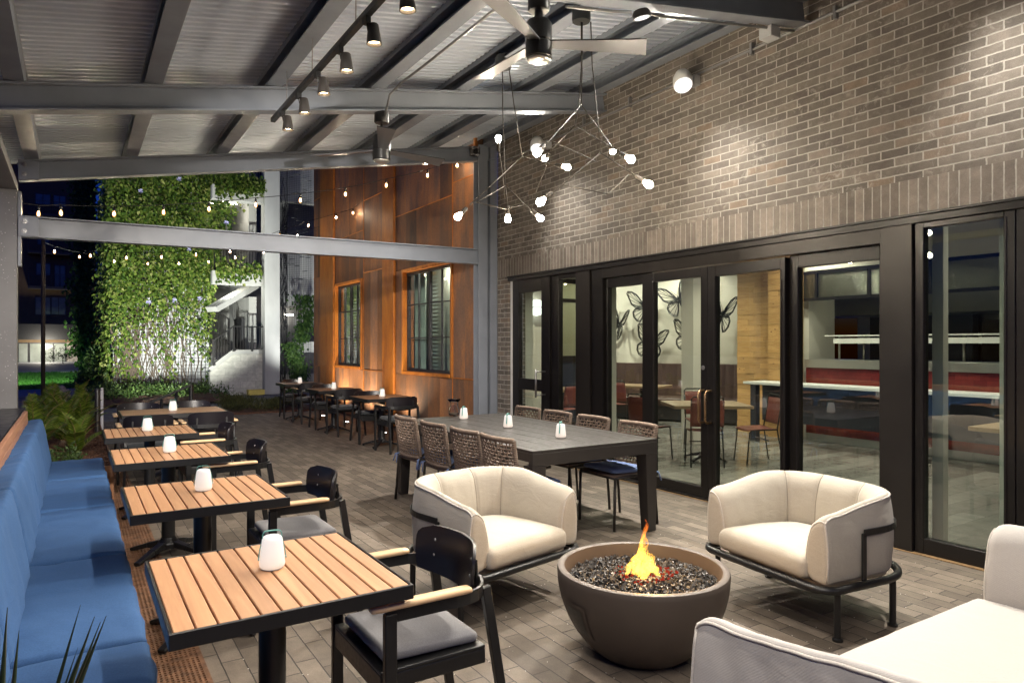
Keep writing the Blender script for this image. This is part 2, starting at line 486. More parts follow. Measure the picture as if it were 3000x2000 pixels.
tr = t.n('BsdfTransparent'); mx = t.n('MixShader'); mx.inputs[0].default_value = .45; t.l(tr.outputs[0], mx.inputs[1]); t.l(e.outputs[0], mx.inputs[2]); t.l(mx.outputs[0], t.out.inputs[0]); M['amber'] = t.m
M['lens'] = emit('spot lens', (1, .74, .42), 22)
M['white_glow'] = emit('flood lens', (1, .96, .90), 1.0)
M['uplens'] = emit('uplight lens', (1, .95, .85), 18)
M['globe_glow'] = emit('sconce globe', (1, .97, .9), 2.2)

# lantern: translucent white plastic lit from inside
t = NT('lit lantern plastic')
tc = t.n('TexCoord'); sp = t.n('SeparateXYZ'); t.l(tc.outputs['Object'], sp.inputs[0])
zz = t.math('DIVIDE', sp.outputs[2], .15)
cc = t.ramp(zz, [(0, (1, .80, .64)), (.45, (1, .90, .80)), (1, (1, .96, .93))])
t.pr((.36, .345, .33), .35, 0, em=cc, es=.40)
M['lant'] = t.m

# weathering steel
def corten(name, a, b, c_, sc_=1.0, grey=.5, gloss=.62):
    t = NT(name)
    v = t.coord((1.7 * sc_, 1.7 * sc_, .60 * sc_)); v2 = t.coord((1, 1, .8))
    g = t.n('NewGeometry')
    off = t.n('CombineXYZ'); k = t.math('MULTIPLY', g.outputs['Random Per Island'], 53.0)
    for i in range(3): t.l(k, off.inputs[i])
    va = t.n('VectorMath', operation='ADD'); t.l(v, va.inputs[0]); t.l(off.outputs[0], va.inputs[1])
    f = t.noise(va.outputs[0], 1.5, 8, .70, .5); f2 = t.noise(va.outputs[0], .9, 6, .7); f3 = t.noise(v2, 70, 4)
    c = t.ramp(f, [(.28, c_), (.48, b), (.72, a)])
    c = t.mix(t.math('MULTIPLY', t.ramp(f2, [(.47, (0, 0, 0)), (.58, (1, 1, 1))]), grey), c, (.115, .085, .070))
    c = t.mix(1.0, c, t.ramp(f3, [(.3, (.8, .8, .8)), (.7, (1.2, 1.2, 1.2))]), 'MULTIPLY')
    mr = t.n('MapRange'); t.l(g.outputs['Random Per Island'], mr.inputs[0]); mr.inputs[3].default_value = .48; mr.inputs[4].default_value = 1.25
    c = t.mix(1.0, c, mr.outputs[0], 'MULTIPLY')
    t.pr(c, gloss, .1, t.bump(f3, .12, .002))
    return t.m
M['corten'] = corten('weathered rust panel', (.46, .19, .06), (.30, .135, .06), (.16, .098, .068), 1, .62)
M['corten2'] = corten('bright rust trim', (.70, .27, .035), (.56, .18, .02), (.30, .085, .016), 1.6, .12, .5)
M['grate'] = plain('rusty cast iron', (.155, .075, .038), .7, 0, .45, 20, 160, .4, .003)

# frosted glass with texture
t = NT('rain glass'); v = t.coord()
nm = t.bump(t.noise(v, 55, 3, .6), .9, .01)
gl = t.n('BsdfGlossy'); gl.inputs['Roughness'].default_value = .25; gl.inputs[0].default_value = (.8, .8, .72, 1); t.l(nm, gl.inputs['Normal'])
tl = t.n('BsdfTranslucent'); tl.inputs[0].default_value = (.62, .62, .5, 1); t.l(nm, tl.inputs['Normal'])
mx = t.n('MixShader'); mx.inputs[0].default_value = .25; t.l(tl.outputs[0], mx.inputs[1]); t.l(gl.outputs[0], mx.inputs[2])
t.l(mx.outputs[0], t.out.inputs[0]); M['rain'] = t.m

# grass
t = NT('lawn'); v = t.coord()
c = t.ramp(t.noise(v, 2.5, 6, .7), [(.3, (.020, .085, .012)), (.7, (.05, .16, .025))])
c = t.mix(1.0, c, t.ramp(t.noise(v, 60, 3), [(.3, (.6, .6, .6)), (.7, (1.4, 1.4, 1.4))]), 'MULTIPLY')
t.pr(c, .8, 0, t.bump(t.noise(v, 90, 3), 1, .03)); M['lawn'] = t.m

# pine cladding boards
t = NT('knotty pine boards'); 
v = t.coord((3, 3, 30)); g = t.n('NewGeometry')
off = t.n('CombineXYZ'); k = t.math('MULTIPLY', g.outputs['Random Per Island'], 41.0)
for i in range(3): t.l(k, off.inputs[i])
va = t.n('VectorMath', operation='ADD'); t.l(v, va.inputs[0]); t.l(off.outputs[0], va.inputs[1])
c = t.ramp(t.noise(va.outputs[0], 1.2, 5, .6, 1), [(.25, (.42, .22, .075)), (.75, (.60, .37, .15))])
vo = t.n('TexVoronoi'); vo.inputs['Scale'].default_value = 5; t.l(t.coord((1, 1, 1.6)), vo.inputs['Vector'])
kn = t.ramp(vo.outputs['Distance'], [(.05, (1, 1, 1)), (.10, (0, 0, 0))])
c = t.mix(kn, c, (.16, .07, .025))
mr = t.n('MapRange'); t.l(g.outputs['Random Per Island'], mr.inputs[0]); mr.inputs[3].default_value = .8; mr.inputs[4].default_value = 1.15
c = t.mix(1.0, c, mr.outputs[0], 'MULTIPLY')
t.pr(c, .5); M['pine'] = t.m

# speckled column paint (paint flecks)
t = NT('flecked steel paint'); v = t.coord()
vo = t.n('TexVoronoi'); vo.inputs['Scale'].default_value = 34; t.l(v, vo.inputs['Vector'])
ns = t.noise(t.coord(), 3, 3)
fl = t.math('MULTIPLY', t.ramp(vo.outputs['Distance'], [(.10, (1, 1, 1)), (.17, (0, 0, 0))]), t.ramp(ns, [(.40, (0, 0, 0)), (.55, (1, 1, 1))]))
c = t.mix(fl, t.ramp(t.noise(v, 2.5, 4), [(.3, (.17, .165, .16)), (.7, (.22, .215, .21))]), (.62, .60, .57))
t.pr(c, .42); M['fleck'] = t.m

# flame: emission that thins out to clear toward its edges and tip
def flame_mat(name, lo, hi, s, h):
    t = NT(name)
    tc = t.n('TexCoord'); sp = t.n('SeparateXYZ'); t.l(tc.outputs['Object'], sp.inputs[0])
    zz = t.math('DIVIDE', sp.outputs[2], h)
    lw = t.n('LayerWeight'); lw.inputs[0].default_value = .35
    n1 = t.noise(t.coord((1, 1, .40)), 44, 4, .6, 1.8)
    f = t.math('ADD', t.math('MULTIPLY', zz, .55), t.math('MULTIPLY', n1, .5))
    col = t.ramp(f, [(.18, lo), (.45, hi), (.85, (1, .16, .02))])
    e = t.n('Emission'); t.l(col, e.inputs[0]); e.inputs[1].default_value = s
    tr = t.n('BsdfTransparent')
    a = t.math('MULTIPLY', t.math('SUBTRACT', 1.0, lw.outputs['Facing'], True), t.ramp(n1, [(.44, (0, 0, 0)), (.60, (1, 1, 1))]))
    a = t.math('MULTIPLY', a, t.ramp(zz, [(0, (.50, .50, .50)), (.5, (.46, .46, .46)), (1, (.18, .18, .18))]))
    mx = t.n('MixShader'); t.l(a, mx.inputs[0]); t.l(tr.outputs[0], mx.inputs[1]); t.l(e.outputs[0], mx.inputs[2])
    t.l(mx.outputs[0], t.out.inputs[0]); return t.m
M['flame'] = flame_mat('gas flame', (1, .55, .10), (1, .52, .07), 2.6, .24)
M['ember'] = emit('glowing lava', (1, .10, .05), .22)
# ---------------------------------------------------------------- the setting
WX_ = 5.15            # face of the brick wall
def zb(x): return 3.242 + .182 * x      # underside of the sloping beams
g = MB().box(-60, 26, -6, 78, -.9, -.012).build('ground', M['paver2']); tag(g, kind='structure')
g = MB().box(-.62, 5.3, -2.5, 15.55, -.010, 0).build('patio_paving', M['paver']); tag(g, kind='structure')
g = MB().box(-8, .9, 24.3, 28.0, -.01, -.002).build('path', M['paverfar']); tag(g, kind='structure')
g = MB().box(-8, 1.0, 28.0, 43.5, -.011, .03).build('lawn', M['lawn']); tag(g, kind='structure')
g = MB().box(-8, 1.4, 43.5, 46.0, -.011, .05).build('pavement', M['paverfar']); tag(g, kind='structure')
g = MB().box(-.6, 1.1, 41.9, 42.5, .03, .12).build('kerb', M['conc'], bevel=.01); tag(g, kind='structure')
# grass blades: nobody could count them
mb = MB(); r_ = random.Random(3)
for i in range(15000):
    x = r_.uniform(-4.2, .95); y = 28.05 + 15 * r_.random() ** 1.6
    h = r_.uniform(.05, .12); a = r_.uniform(0, PI); dx, dy = math.cos(a) * .02, math.sin(a) * .02
    mb.add([(x - dx, y - dy, .028), (x + dx, y + dy, .028), (x + r_.uniform(-.05, .05), y + r_.uniform(-.05, .05), .03 + h)], [(0, 1, 2)])
t = NT('grass blade'); gg = t.n('NewGeometry')
t.pr(t.ramp(gg.outputs['Random Per Island'], [(0, (.02, .09, .012)), (1, (.07, .2, .03))]), .6); M['grassblade'] = t.m
tag(mb.build('grass', M['grassblade'], fix=False), kind='stuff')

# ------------------------------------------------ canopy
can = thing('patio_canopy', 'grey steel lean-to patio canopy with corrugated deck over the tables', 'canopy', (0, 0, 0))
def ibeam(name, a, b, w, h, tf=.016, tw=.012, m='steel', parent=can):
    a, b = Vector(a), Vector(b)    # bottom centre line
    up = Vector((0, 0, 1)); mb = MB()
    mb.bar(a + up * tf / 2, b + up * tf / 2, w, tf)
    mb.bar(a + up * (h - tf / 2), b + up * (h - tf / 2), w, tf)
    mb.bar(a + up * h / 2, b + up * h / 2, tw, h - 2 * tf)
    return mb.build(name, M[m], parent, bevel=.003, seg=1)
for y in (3.48, 6.03, 8.47):
    ibeam('beam', (-.47, y, zb(-.47)), (5.12, y, zb(5.12)), .125, .205)
ibeam('beam', (-.47, .95, zb(-.47)), (5.12, .95, zb(5.12)), .125, .205)
ibeam('tie_beam', (-.47, 8.47, 2.595), (4.86, 8.47, 2.655), .12, .215)
for x in (-.36, .52, 1.43, 2.36, 3.25, 4.12, 4.97):
    z_ = zb(x) + .208; MB().box(x - .062, x + .062, -1.2, 9.3, z_, z_ + .010).box(x - .062, x + .062, -1.2, 9.3, z_ + .145, z_ + .155).box(x + .050, x + .062, -1.2, 9.3, z_ + .0102, z_ + .1448).box(x - .062, x - .056, -1.2, 9.3, z_ + .1, z_ + .1448).build('purlin', M['steel'], can)
# corrugated deck
prof = []; p = .080; y = -1.2
while y < 9.34:
    prof += [(y, 0), (y + p * .40, 0), (y + p * .5, .034), (y + p * .90, .034)]; y += p
vs = []; 
for (yy, dz) in prof:
    for x in (-.8, 5.14): vs.append((x, yy, zb(x) + .366 + dz))
n = len(vs)
fs = [(2 * i, 2 * i + 1, 2 * i + 3, 2 * i + 2) for i in range(len(prof) - 1)]
mbd = MB().add(vs, fs)
# upper skin closes the deck
vs2 = [(x, yy, zb(x) + .41) for yy in (-1.2, 9.34) for x in (-.8, 5.14)]
mbd.add(vs2, [(0, 1, 3, 2)])
mbd.build('roof_deck', M['deck'], can)
# columns
MB().box(-.625, -.478, 8.40, 8.54, 0, 3.06).build('column', M['fleck'], can, bevel=.004)
mb = MB().box(4.83, 4.98, 8.405, 8.42, 0, 4.35).box(4.83, 4.98, 8.545, 8.56, 0, 4.35).box(4.90, 4.912, 8.42, 8.545, 0, 4.35)
mb.box(5.03, 5.149, 8.415, 8.60, 0, 4.42)
mb.build('column', M['steel'], can, bevel=.002, seg=1)
MB().box(-.64, -.478, -1.2, 8.56, 3.06, 3.145).build('edge_beam', M['fleck'], can, bevel=.004)
MB().box(-.475, -.445, 8.41, 8.53, 2.3, 3.05).build('post_flange', M['steel'], can, bevel=.003)
for zc_ in (2.70, zb(-.4) + .1):
    MB().box(-.47, -.30, 8.395, 8.402, zc_ - .095, zc_ + .095).build('end_plate', M['steel'], can, bevel=.002)
    for dz in (-.045, .05):
        MB().lathe([(.026, 0), (.026, .004), (.017, .0045), (.017, .016), (.012, .018), (0, .018)], (-.42, 8.395, zc_ + dz), 6, Matrix.Rotation(R(90), 3, 'X')).build('bolt', M['chrome'], can)

# ------------------------------------------------ brick building
bld = thing('brick_building', 'dark brown brick restaurant wall with glazed doors under a soldier course', 'building', (0, 0, 0))
mb = MB().box(WX_, WX_ + .3, -3, 8.41, 2.722, 5.4).box(WX_, WX_ + .3, 8.141, 8.41, 0, 2.47)
mb.box(WX_, WX_ + .3, -3, .9, 0, 2.47)
mb.build('wall', M['brick'], bld)
MB().box(WX_ - .004, WX_ + .3, -3, 8.41, 2.472, 2.720).build('soldier_course', M['soldier'], bld)
MB().box(WX_ - .012, WX_ + .28, .9, 8.140, 2.452, 2.470).box(WX_ - .002, WX_ + .25, .9, 8.139, 2.40, 2.450).build('lintel', M['frame'], bld, bevel=.003)
FX0, FX1 = WX_ + .03, WX_ + .13
def leaf(kind, y1, y0, gy1, gy0, z0, z1, gz0, gz1, m='frame', mid=None, dx=0.0, name_extra=None):
    """framed pane between y0<y1 with glass opening gy0..gy1"""
    a, b = FX0 + dx, FX1 + dx - .03
    mb = MB()
    mb.box(a, b, gy1, y1, z0, z1).box(a, b, y0, gy0, z0, z1)
    mb.box(a, b, gy0, gy1, z0, gz0).box(a, b, gy0, gy1, gz1, z1)
    mb.box(a - .006, a, gy0 - .018, gy0, gz0 - .0, gz1).box(a - .006, a, gy1, gy1 + .018, gz0, gz1)
    if mid: mb.box(a, b, gy0, gy1, mid[0], mid[1])
    f = mb.build(kind, M[m], bld, bevel=.003, seg=1)
    segs = [(gz0, mid[0]), (mid[1], gz1)] if mid else [(gz0, gz1)]
    for s0, s1 in segs:
        MB().box((a + b) / 2 - .004, (a + b) / 2 + .004, gy0 + .001, gy1 - .001, s0 + .001, s1 - .001).build('pane', M['glass'], f)
    return f
MB().box(FX0 - .01, FX1, 8.062, 8.10, 0, 2.40).build('jamb_seal', M['white'], bld)
d = leaf('door', 8.06, 7.175, 7.904, 7.354, .02, 2.40, .14, 2.225, mid=(.90, 1.05))
mb = MB(); mb.tube([(5.03, 7.27, .83), (5.03, 7.27, 1.19)], .014, 10); 
for z in (.86, 1.16): mb.tube([(5.03, 7.27, z), (FX0, 7.27, z)], .009, 8)
mb.build('handle', M['chrome'], d, smooth=True)
leaf('window', 7.165, 6.61, 7.003, 6.625, .02, 2.40, .12, 2.345, dx=.02)
MB().box(FX0 - .02, FX1 + .05, 6.335, 6.605, 0, 2.40).build('post', M['frame2'], bld, bevel=.004)
MB().box(FX0, FX1, 6.12, 6.325, 0, 2.40).build('post', M['frame'], bld, bevel=.004)
MB().box(FX0 - .012, FX1 + .04, 2.86, 6.115, 2.285, 2.40).build('header', M['frame2'], bld, bevel=.004)
MB().box(FX0 - .03, FX1 + .05, 2.86, 6.115, 0, .022).build('threshold', M['frame'], bld, bevel=.003)
leaf('window', 6.115, 5.415, 6.081, 5.46, .025, 2.28, .13, 2.175, dx=.04)
d = leaf('door', 5.45, 4.547, 5.28, 4.628, .025, 2.27, .125, 2.18, dx=-.012)
d2 = leaf('door', 4.543, 3.69, 4.45, 3.737, .025, 2.27, .125, 2.17, dx=-.012)
for dd, yy in ((d, 4.585), (d2, 4.502)):
    mb = MB(); x = 5.085
    mb.tube([(FX0 - .012, yy, 1.07), (x + .02, yy, 1.068), (x, yy, 1.04), (x, yy, .79), (x + .02, yy, .762), (FX0 - .012, yy, .76)], .012, 10)
    mb.build('handle', M['brass'], dd, smooth=True)
MB().lathe([(.022, 0), (.022, .006), (.012, .008), (0, .008)], (FX0 - .0125, 4.6, 1.29), 16, Matrix.Rotation(R(-90), 3, 'Y')).build('lock', M['chrome'], d)
leaf('window', 3.685, 2.86, 3.60, 2.898, .025, 2.28, .12, 2.175, dx=.045)
MB().box(FX0 - .03, FX1 + .06, 2.62, 2.855, 0, 2.40).build('post', M['frame2'], bld, bevel=.004)
leaf('window', 2.615, 1.98, 2.551, 2.045, .0, 2.40, .115, 2.36, m='frame')
leaf('window', 1.975, .95, 1.86, 1.05, .0, 2.40, .115, 2.36, m='frame')
# interior shell
fl = MB().box(WX_ + .32, 14, -3, 14, -.01, .003).build('interior_floor', M['ifloor']); tag(fl, kind='structure')
MB().box(WX_ - .02, WX_ + .32, .9, 8.139, -.02, .004).build('sill', M['dryleaf'], bld)
MB().box(WX_ + .30, 14, -3, 14, 3.3, 3.5).build('ceiling', M['ceil'], bld)
def wallseg(name, a, b, z0, z1, th, m):
    return MB().bar((a[0], a[1], (z0 + z1) / 2), (b[0], b[1], (z0 + z1) / 2), th, z1 - z0).build(name, M[m], bld)
wallseg('back_wall', (9.2, 12.3), (10.95, 8.55), 0, 3.3, .12, 'wall_paint')
wallseg('back_wall', (5.6, 12.36), (9.3, 12.36), 0, 3.3, .12, 'wall_paint')
MB().box(13.6, 13.8, -3, 8, 0, 3.3).build('kitchen_wall', M['stainless'], bld)
MB().box(WX_ + .3, 14, -3.1, -2.9, 0, 3.3).build('side_wall', M['wall_paint'], bld)
MB().box(5.52, 5.58, 8.6, 12.4, 0, 3.3).build('side_wall', M['wall_paint'], bld)
for x, y, s in ((5.52, 2.60, .04), (7.97, 7.3, .12), (5.52, 6.36, .045), (5.56, 8.29, .075), (5.54, 2.16, .04)):
    MB().box(x - s, x + s, y - s, y + s, .003, 3.3).build('interior_column', M['wall_paint'], bld, bevel=.004)
# pine cladding in front of the kitchen
mb = MB(); r_ = random.Random(5); z = .004
while z < 2.95:
    h = .092
    for (y0, y1, x) in ((6.62, 7.18, 9.62), (7.18, 7.95, 9.80)):
        cut = r_.uniform(y0 + .15, y1 - .15)
        dx = r_.choice((0, .012, .022))
        mb.box(x - dx, x + .12, y0, cut - .001, z, z + h - .002); mb.box(x - dx * .4, x + .12, cut + .001, y1 - .001, z, z + h - .002)
    z += h
mb.build('wood_cladding', M['pine'], bld)
MB().box(9.9, 10.6, 6.63, 7.94, .004, 3.2).build('kitchen_pier', M['wall_paint'], bld)

# ------------------------------------------------ rust steel building
cor = thing('rust_steel_building', 'weathering steel clad facade with two tall black windows beyond the canopy', 'building', (0, 0, 0))
CX_ = 4.92
wins = [(9.40, 11.20, 1.05, 2.78), (13.34, 14.94, 1.06, 2.80)]
# panels: columns of sheets between joints, with gaps, leaving the windows open
ys = [8.60, 9.28, 11.35, 11.62, 12.12, 13.2, 15.02, 15.95, 16.62]
mb = MB(); r_ = random.Random(11)
def sheet(y0, y1, z0, z1, dx=0.0):
    n = max(1, round((y1 - y0) / .42)); w = (y1 - y0) / n
    for i in range(n):
        mb.box(CX_ + dx + r_.uniform(0, .004), CX_ + .1, y0 + i * w + .002, y0 + (i + 1) * w - .002, z0 + .004, z1 - .004)
top = 8.2
sheet(8.60, 9.36, .02, 1.0); sheet(8.60, 9.36, 1.0, 4.0); sheet(8.60, 9.36, 4.0, top)
for (y0, y1, z0, z1), (a, b) in zip(wins, ((9.36, 11.58), (13.2, 15.0))):
    sheet(a, b, .02, z0 - .06); sheet(a, y0 - .06, z0 - .06, z1 + .06); sheet(y1 + .06, b, z0 - .06, z1 + .06)
    sheet(a, b, z1 + .06, 3.82); sheet(a, b, 3.82, 5.9); sheet(a, b, 5.9, top)
sheet(12.12, 13.2, .02, 1.0); sheet(12.12, 13.2, 1.0, 2.95); sheet(12.12, 13.2, 2.95, 4.4); sheet(12.12, 13.2, 4.4, top)
sheet(15.96, 16.62, .02, 1.0); sheet(15.96, 16.62, 1.0, 3.1); sheet(15.96, 16.62, 3.1, 5); sheet(15.96, 16.62, 5, top)
mb.build('wall', M['corten'], cor)
mb = MB(); q = CX_ - .009
for (a, b, zz) in ((8.64, 9.355, (1.0, 4.0)), (9.365, 11.575, (3.82, 5.9)), (12.125, 13.195, (1.0, 2.95, 4.4)), (13.205, 14.995, (3.82, 5.9)), (15.965, 16.62, (1.0, 3.1, 5.0))):
    for z in zz: mb.box(q, CX_ - .001, a, b, z - .007, z + .007)
for y in (9.36, 13.2): mb.box(q, CX_ - .001, y - .008, y + .008, .03, top)
mb.build('seam_trim', M['corten2'], cor)
MB().box(CX_ + .02, CX_ + .3, 8.62, 9.32, 0, top).box(CX_ + .101, CX_ + .3, 9.32, 16.6, 2.9, top).box(CX_ + .101, CX_ + .3, 9.32, 16.6, 0, .98)\
    .box(CX_ + .101, CX_ + .3, 11.3, 13.2, .98, 2.9).box(CX_ + .101, CX_ + .3, 15.02, 16.6, .98, 2.9).build('backing', M['winf'], cor)
for (a, b) in ((11.58, 12.12), (15.0, 15.96), (8.575, 8.635)):
    MB().box(CX_ - .05, CX_ - .0005, a + .004, b - .004, .02, top).build('pilaster', M['corten2'], cor, bevel=.006)
for (y0, y1, z0, z1) in wins:
    mb = MB()
    mb.box(CX_ - .03, CX_ + .12, y0 - .055, y0, z0 - .055, z1 + .055).box(CX_ - .03, CX_ + .12, y1, y1 + .055, z0 - .055, z1 + .055)
    mb.box(CX_ - .03, CX_ + .12, y0, y1, z1, z1 + .055).box(CX_ - .05, CX_ + .12, y0, y1, z0 - .055, z0)
    mb.build('window_trim', M['corten2'], cor, bevel=.004)
    mb = MB(); a, b = CX_ + .05, CX_ + .1; ym = (y0 + y1) / 2
    for yy in (y0 + .025, ym, y1 - .025): mb.box(a, b, yy - .025, yy + .025, z0, z1)
    for zz in (z0 + .025, z1 - .025):
        mb.box(a, b, y0 + .05, ym - .025, zz - .025, zz + .025).box(a, b, ym + .025, y1 - .05, zz - .025, zz + .025)
    for (p0, p1) in ((y0 + .05, ym - .025), (ym + .025, y1 - .05)):
        c = (p0 + p1) / 2
        mb.box(a + .005, b - .012, c - .009, c + .009, z0 + .05, z1 - .05)
        for q in (1 / 3, 2 / 3):
            zz = z0 + (z1 - z0) * q
            mb.box(a + .006, b - .013, p0, c - .009, zz - .009, zz + .009).box(a + .006, b - .013, c + .009, p1, zz - .009, zz + .009)
    w = mb.build('window', M['winf'], cor)
    MB().box(CX_ + .078, CX_ + .084, y0 + .05, y1 - .05, z0 + .05, z1 - .05).build('pane', M['glass'], w)
    mb = MB()
    def cur(i, j, y0=y0, y1=y1, z0=z0, z1=z1):
        yy = y0 + .75 * (y1 - y0) + i * .24 * (y1 - y0)
        return (CX_ + .2 + .02 * math.sin(i * 40), yy, z0 - .1 + j * (z1 - z0 + .2))
    mb.grid(cur, 60, 2); mb.build('curtain', M['curtain'], w)
    mb = MB()
    for k in range(26):
        zz = z0 + .04 + k * (z1 - z0 - .06) / 26
        mb.add([(CX_ + .15, y0 + .46 * (y1 - y0), zz), (CX_ + .15, y0 + .60 * (y1 - y0), zz), (CX_ + .19, y0 + .60 * (y1 - y0), zz + .03), (CX_ + .19, y0 + .46 * (y1 - y0), zz + .03)], [(0, 1, 2, 3)])
    mb.build('blind', M['curtain'], w)
# room behind the windows
MB().box(5.46, 5.50, 8.7, 16.6, 0, 3.2).build('room_wall', M['wall_paint'], cor)
MB().box(5.23, 5.46, 8.7, 16.6, 3.0, 3.1).build('room_ceiling', M['ceil'], cor)

# ------------------------------------------------ low wall behind the bench
lw = thing('low_wall', 'black capped low wall behind the blue bench', 'wall', (-.5, 4.9, 0))
MB().box(-.10, .085, -3.5, 3.45, 0, .845).build('wall_panel', M['frame'], lw)
MB().box(-.13, .095, -3.5, 3.46, .846, .885).build('cap', M['frame'], lw, bevel=.004)

# trench drain with cast grate
mb = MB(); r_ = random.Random(2)
gx0, gx1 = .305, .525; nx = 9; pw = (gx1 - gx0 - .03) / nx
mb.box(gx0, gx0 + .015, .8, 9.6, .001, .012).box(gx1 - .015, gx1, .8, 9.6, .001, .012)
y = .8; k = 0
while y < 9.55:
    mb.box(gx0 + .015, gx1 - .015, y, y + (.03 if k % 17 == 0 else .0115), .001, .0105)
    y += .0235; k += 1
for i in range(nx + 1):
    x = gx0 + .015 + i * pw
    mb.box(x - .005, x + .005, .8, 9.58, .002, .0115)
gr = mb.build('drain_grate', M['grate'], fix=False)
tag(gr, 'rusty cast iron grate strip let into the pavers beside the bench', 'drain')
MB().box(gx0 + .002, gx1 - .002, .8, 9.6, .0002, .0012).build('channel', M['black'], gr)

# pale grit lying in the paver joints: nobody could count it
mb = MB(); r_ = random.Random(19)
for i in range(1500):
    x, y = r_.uniform(.6, 5.0), 1.2 + 9 * r_.random() ** 1.5; a = r_.uniform(0, PI); l = r_.uniform(.0015, .0042)
    if r_.random() < .7: x = round(x / .0985) * .0985 + r_.gauss(0, .004)
    dx, dy = math.cos(a) * l, math.sin(a) * l
    mb.add([(x - dx, y - dy, .001), (x + dy, y - dx, .001), (x + dx, y + dy, .003), (x - dy, y + dx, .001)], [(0, 1, 2, 3)])
tag(mb.build('paver_grit', plain('pale grit', (.55, .52, .47), .8), fix=False), kind='stuff')
# ---------------------------------------------------------------- furniture
# blue bench
bench = thing('bench', 'long blue cushioned banquette bench with a timber back rail along the left', 'bench', (0, 0, 0))
MB().box(-.36, .16, 1.5, 7.58, .02, .30).build('base', M['frame'], bench, bevel=.004)
MB().box(-.375, -.345, 1.5, 7.45, .80, .865).box(-.378, -.347, 1.5, 7.45, .868, .925).build('back_rail', M['teakrail'], bench, bevel=.004)
cuts = [1.58, 2.82, 4.05, 5.30, 6.48, 7.58]
for i in range(5):
    a, b = cuts[i], cuts[i + 1]; c = (a + b) / 2
    vs, fs = pillow_mesh(.235, (b - a) / 2 - .006, .075, .022, (20, 50, 8), .012, .0085, i + 2, 0, 4.2, .004)
    mb = MB().add(xf(vs, TR((-.005, c, .372))), fs); mb.build('seat_cushion', M['blue'], bench, smooth=True)
    vs, fs = pillow_mesh(.225, (b - a) / 2 - .006, .062, .024, (18, 50, 8), .012, .0085, i + 9, 0, 4.2, .006)
    mb = MB().add(xf(vs, TR((-.270, c, .605), 0, R(80))), fs); mb.build('back_cushion', M['blue'], bench, smooth=True)
for i in range(5):
    a, b = cuts[i], cuts[i + 1]

# ------------------------------------------------ slat tables
def table_base(root, h, r=.045, span=.27, rot=0.0):
    MB().lathe([(r, .05), (r, h)], seg=28).build('column', M['black'], root, smooth=True, auto=40)
    mb = MB()
    mb.lathe([(0, .055), (.07, .05), (.075, .09), (r + .008, .115), (r + .004, .13)], seg=24)
    for k in range(4):
        a = rot + PI / 4 + k * PI / 2; d = Vector((math.cos(a), math.sin(a), 0)); p0 = d * .04 + V(0, 0, .085); p1 = d * span * .6 + V(0, 0, .06); p2 = d * span * 1.15 + V(0, 0, .022)
        mb.bar(p0, p1, .062, .045, w2=.052, h2=.036); mb.bar(p1, p2, .052, .036, w2=.044, h2=.02)
        mb.lathe([(.016, 0.001), (.016, .016)], (p2.x * .96, p2.y * .96, 0), 10)
    mb.build('foot', M['black'], root, bevel=.006, seg=2)
TH = .735
def slat_table(label, loc):
    t = thing('slat_table', label, 'table', loc, 0, 'square slat tables along the bench')
    W, D = .72, .75; mb = MB(); n = 12; fw_ = .010; sw = (W - 2 * fw_) / n
    for i in range(n):
        x0 = -W / 2 + fw_ + i * sw
        mb.box(x0 + .0025, x0 + sw - .0025, -D / 2 + fw_ + .001, D / 2 - fw_ - .001, TH - .024, TH)
    mb.build('tabletop', M['teak'], t, bevel=.0025, seg=1)
    mb = MB()
    mb.box(-W / 2, W / 2, -D / 2, -D / 2 + fw_, TH - .046, TH + .001).box(-W / 2, W / 2, D / 2 - fw_, D / 2, TH - .046, TH + .001)
    mb.box(-W / 2, -W / 2 + fw_, -D / 2 + fw_, D / 2 - fw_, TH - .046, TH + .001).box(W / 2 - fw_, W / 2, -D / 2 + fw_, D / 2 - fw_, TH - .046, TH + .001)
    mb.box(-.05, .05, -D / 2 + fw_, D / 2 - fw_, TH - .046, TH - .0245).box(-W / 2 + fw_, W / 2 - fw_, -.05, .05, TH - .062, TH - .0465)
    mb.build('frame', M['black'], t, bevel=.002, seg=1)
    table_base(t, TH - .047)
    return t
tl = ['slat topped table nearest the camera, beside the near black armchair', 'second slat topped table from the front, along the blue bench',
      'third slat topped table from the front, along the blue bench', 'slat topped table farthest along the blue bench, before the solid topped table']
TY = [2.425, 3.94, 5.50, 6.96]
t0 = slat_table(tl[0], (.575, TY[0], 0))
for lab, y in zip(tl[1:], TY[1:]): dup(t0, (.575, y, 0), 0, lab)
def plank_table(label, loc, W, D, group, rz=0, m='darkteak'):
    t = thing('plank_table', label, 'table', loc, rz, group)
    n = 6; mb = MB(); sw = (D - .02) / n
    for i in range(n):
        y0 = -D / 2 + .01 + i * sw
        mb.box(-W / 2 + .01, W / 2 - .01, y0 + .001, y0 + sw - .001, TH - .022, TH)
    mb.build('tabletop', M[m], t, bevel=.0015, seg=1)
    mb = MB()
    mb.box(-W / 2, W / 2, -D / 2, -D / 2 + .009, TH - .046, TH + .001).box(-W / 2, W / 2, D / 2 - .009, D / 2, TH - .046, TH + .001)
    mb.box(-W / 2, -W / 2 + .009, -D / 2 + .009, D / 2 - .009, TH - .046, TH + .001).box(W / 2 - .009, W / 2, -D / 2 + .009, D / 2 - .009, TH - .046, TH + .001)
    mb.box(-.06, .06, -D / 2 + .009, D / 2 - .009, TH - .046, TH - .0225)
    mb.build('frame', M['black'], t)
    table_base(t, TH - .047)
    return t
p0 = plank_table('long brown plank topped table with four chairs beyond the bench end', (.98, 8.92, 0), 1.08, .74, 'plank tables')
RT = [(3.87, 9.62), (3.82, 11.72), (3.82, 13.85)]
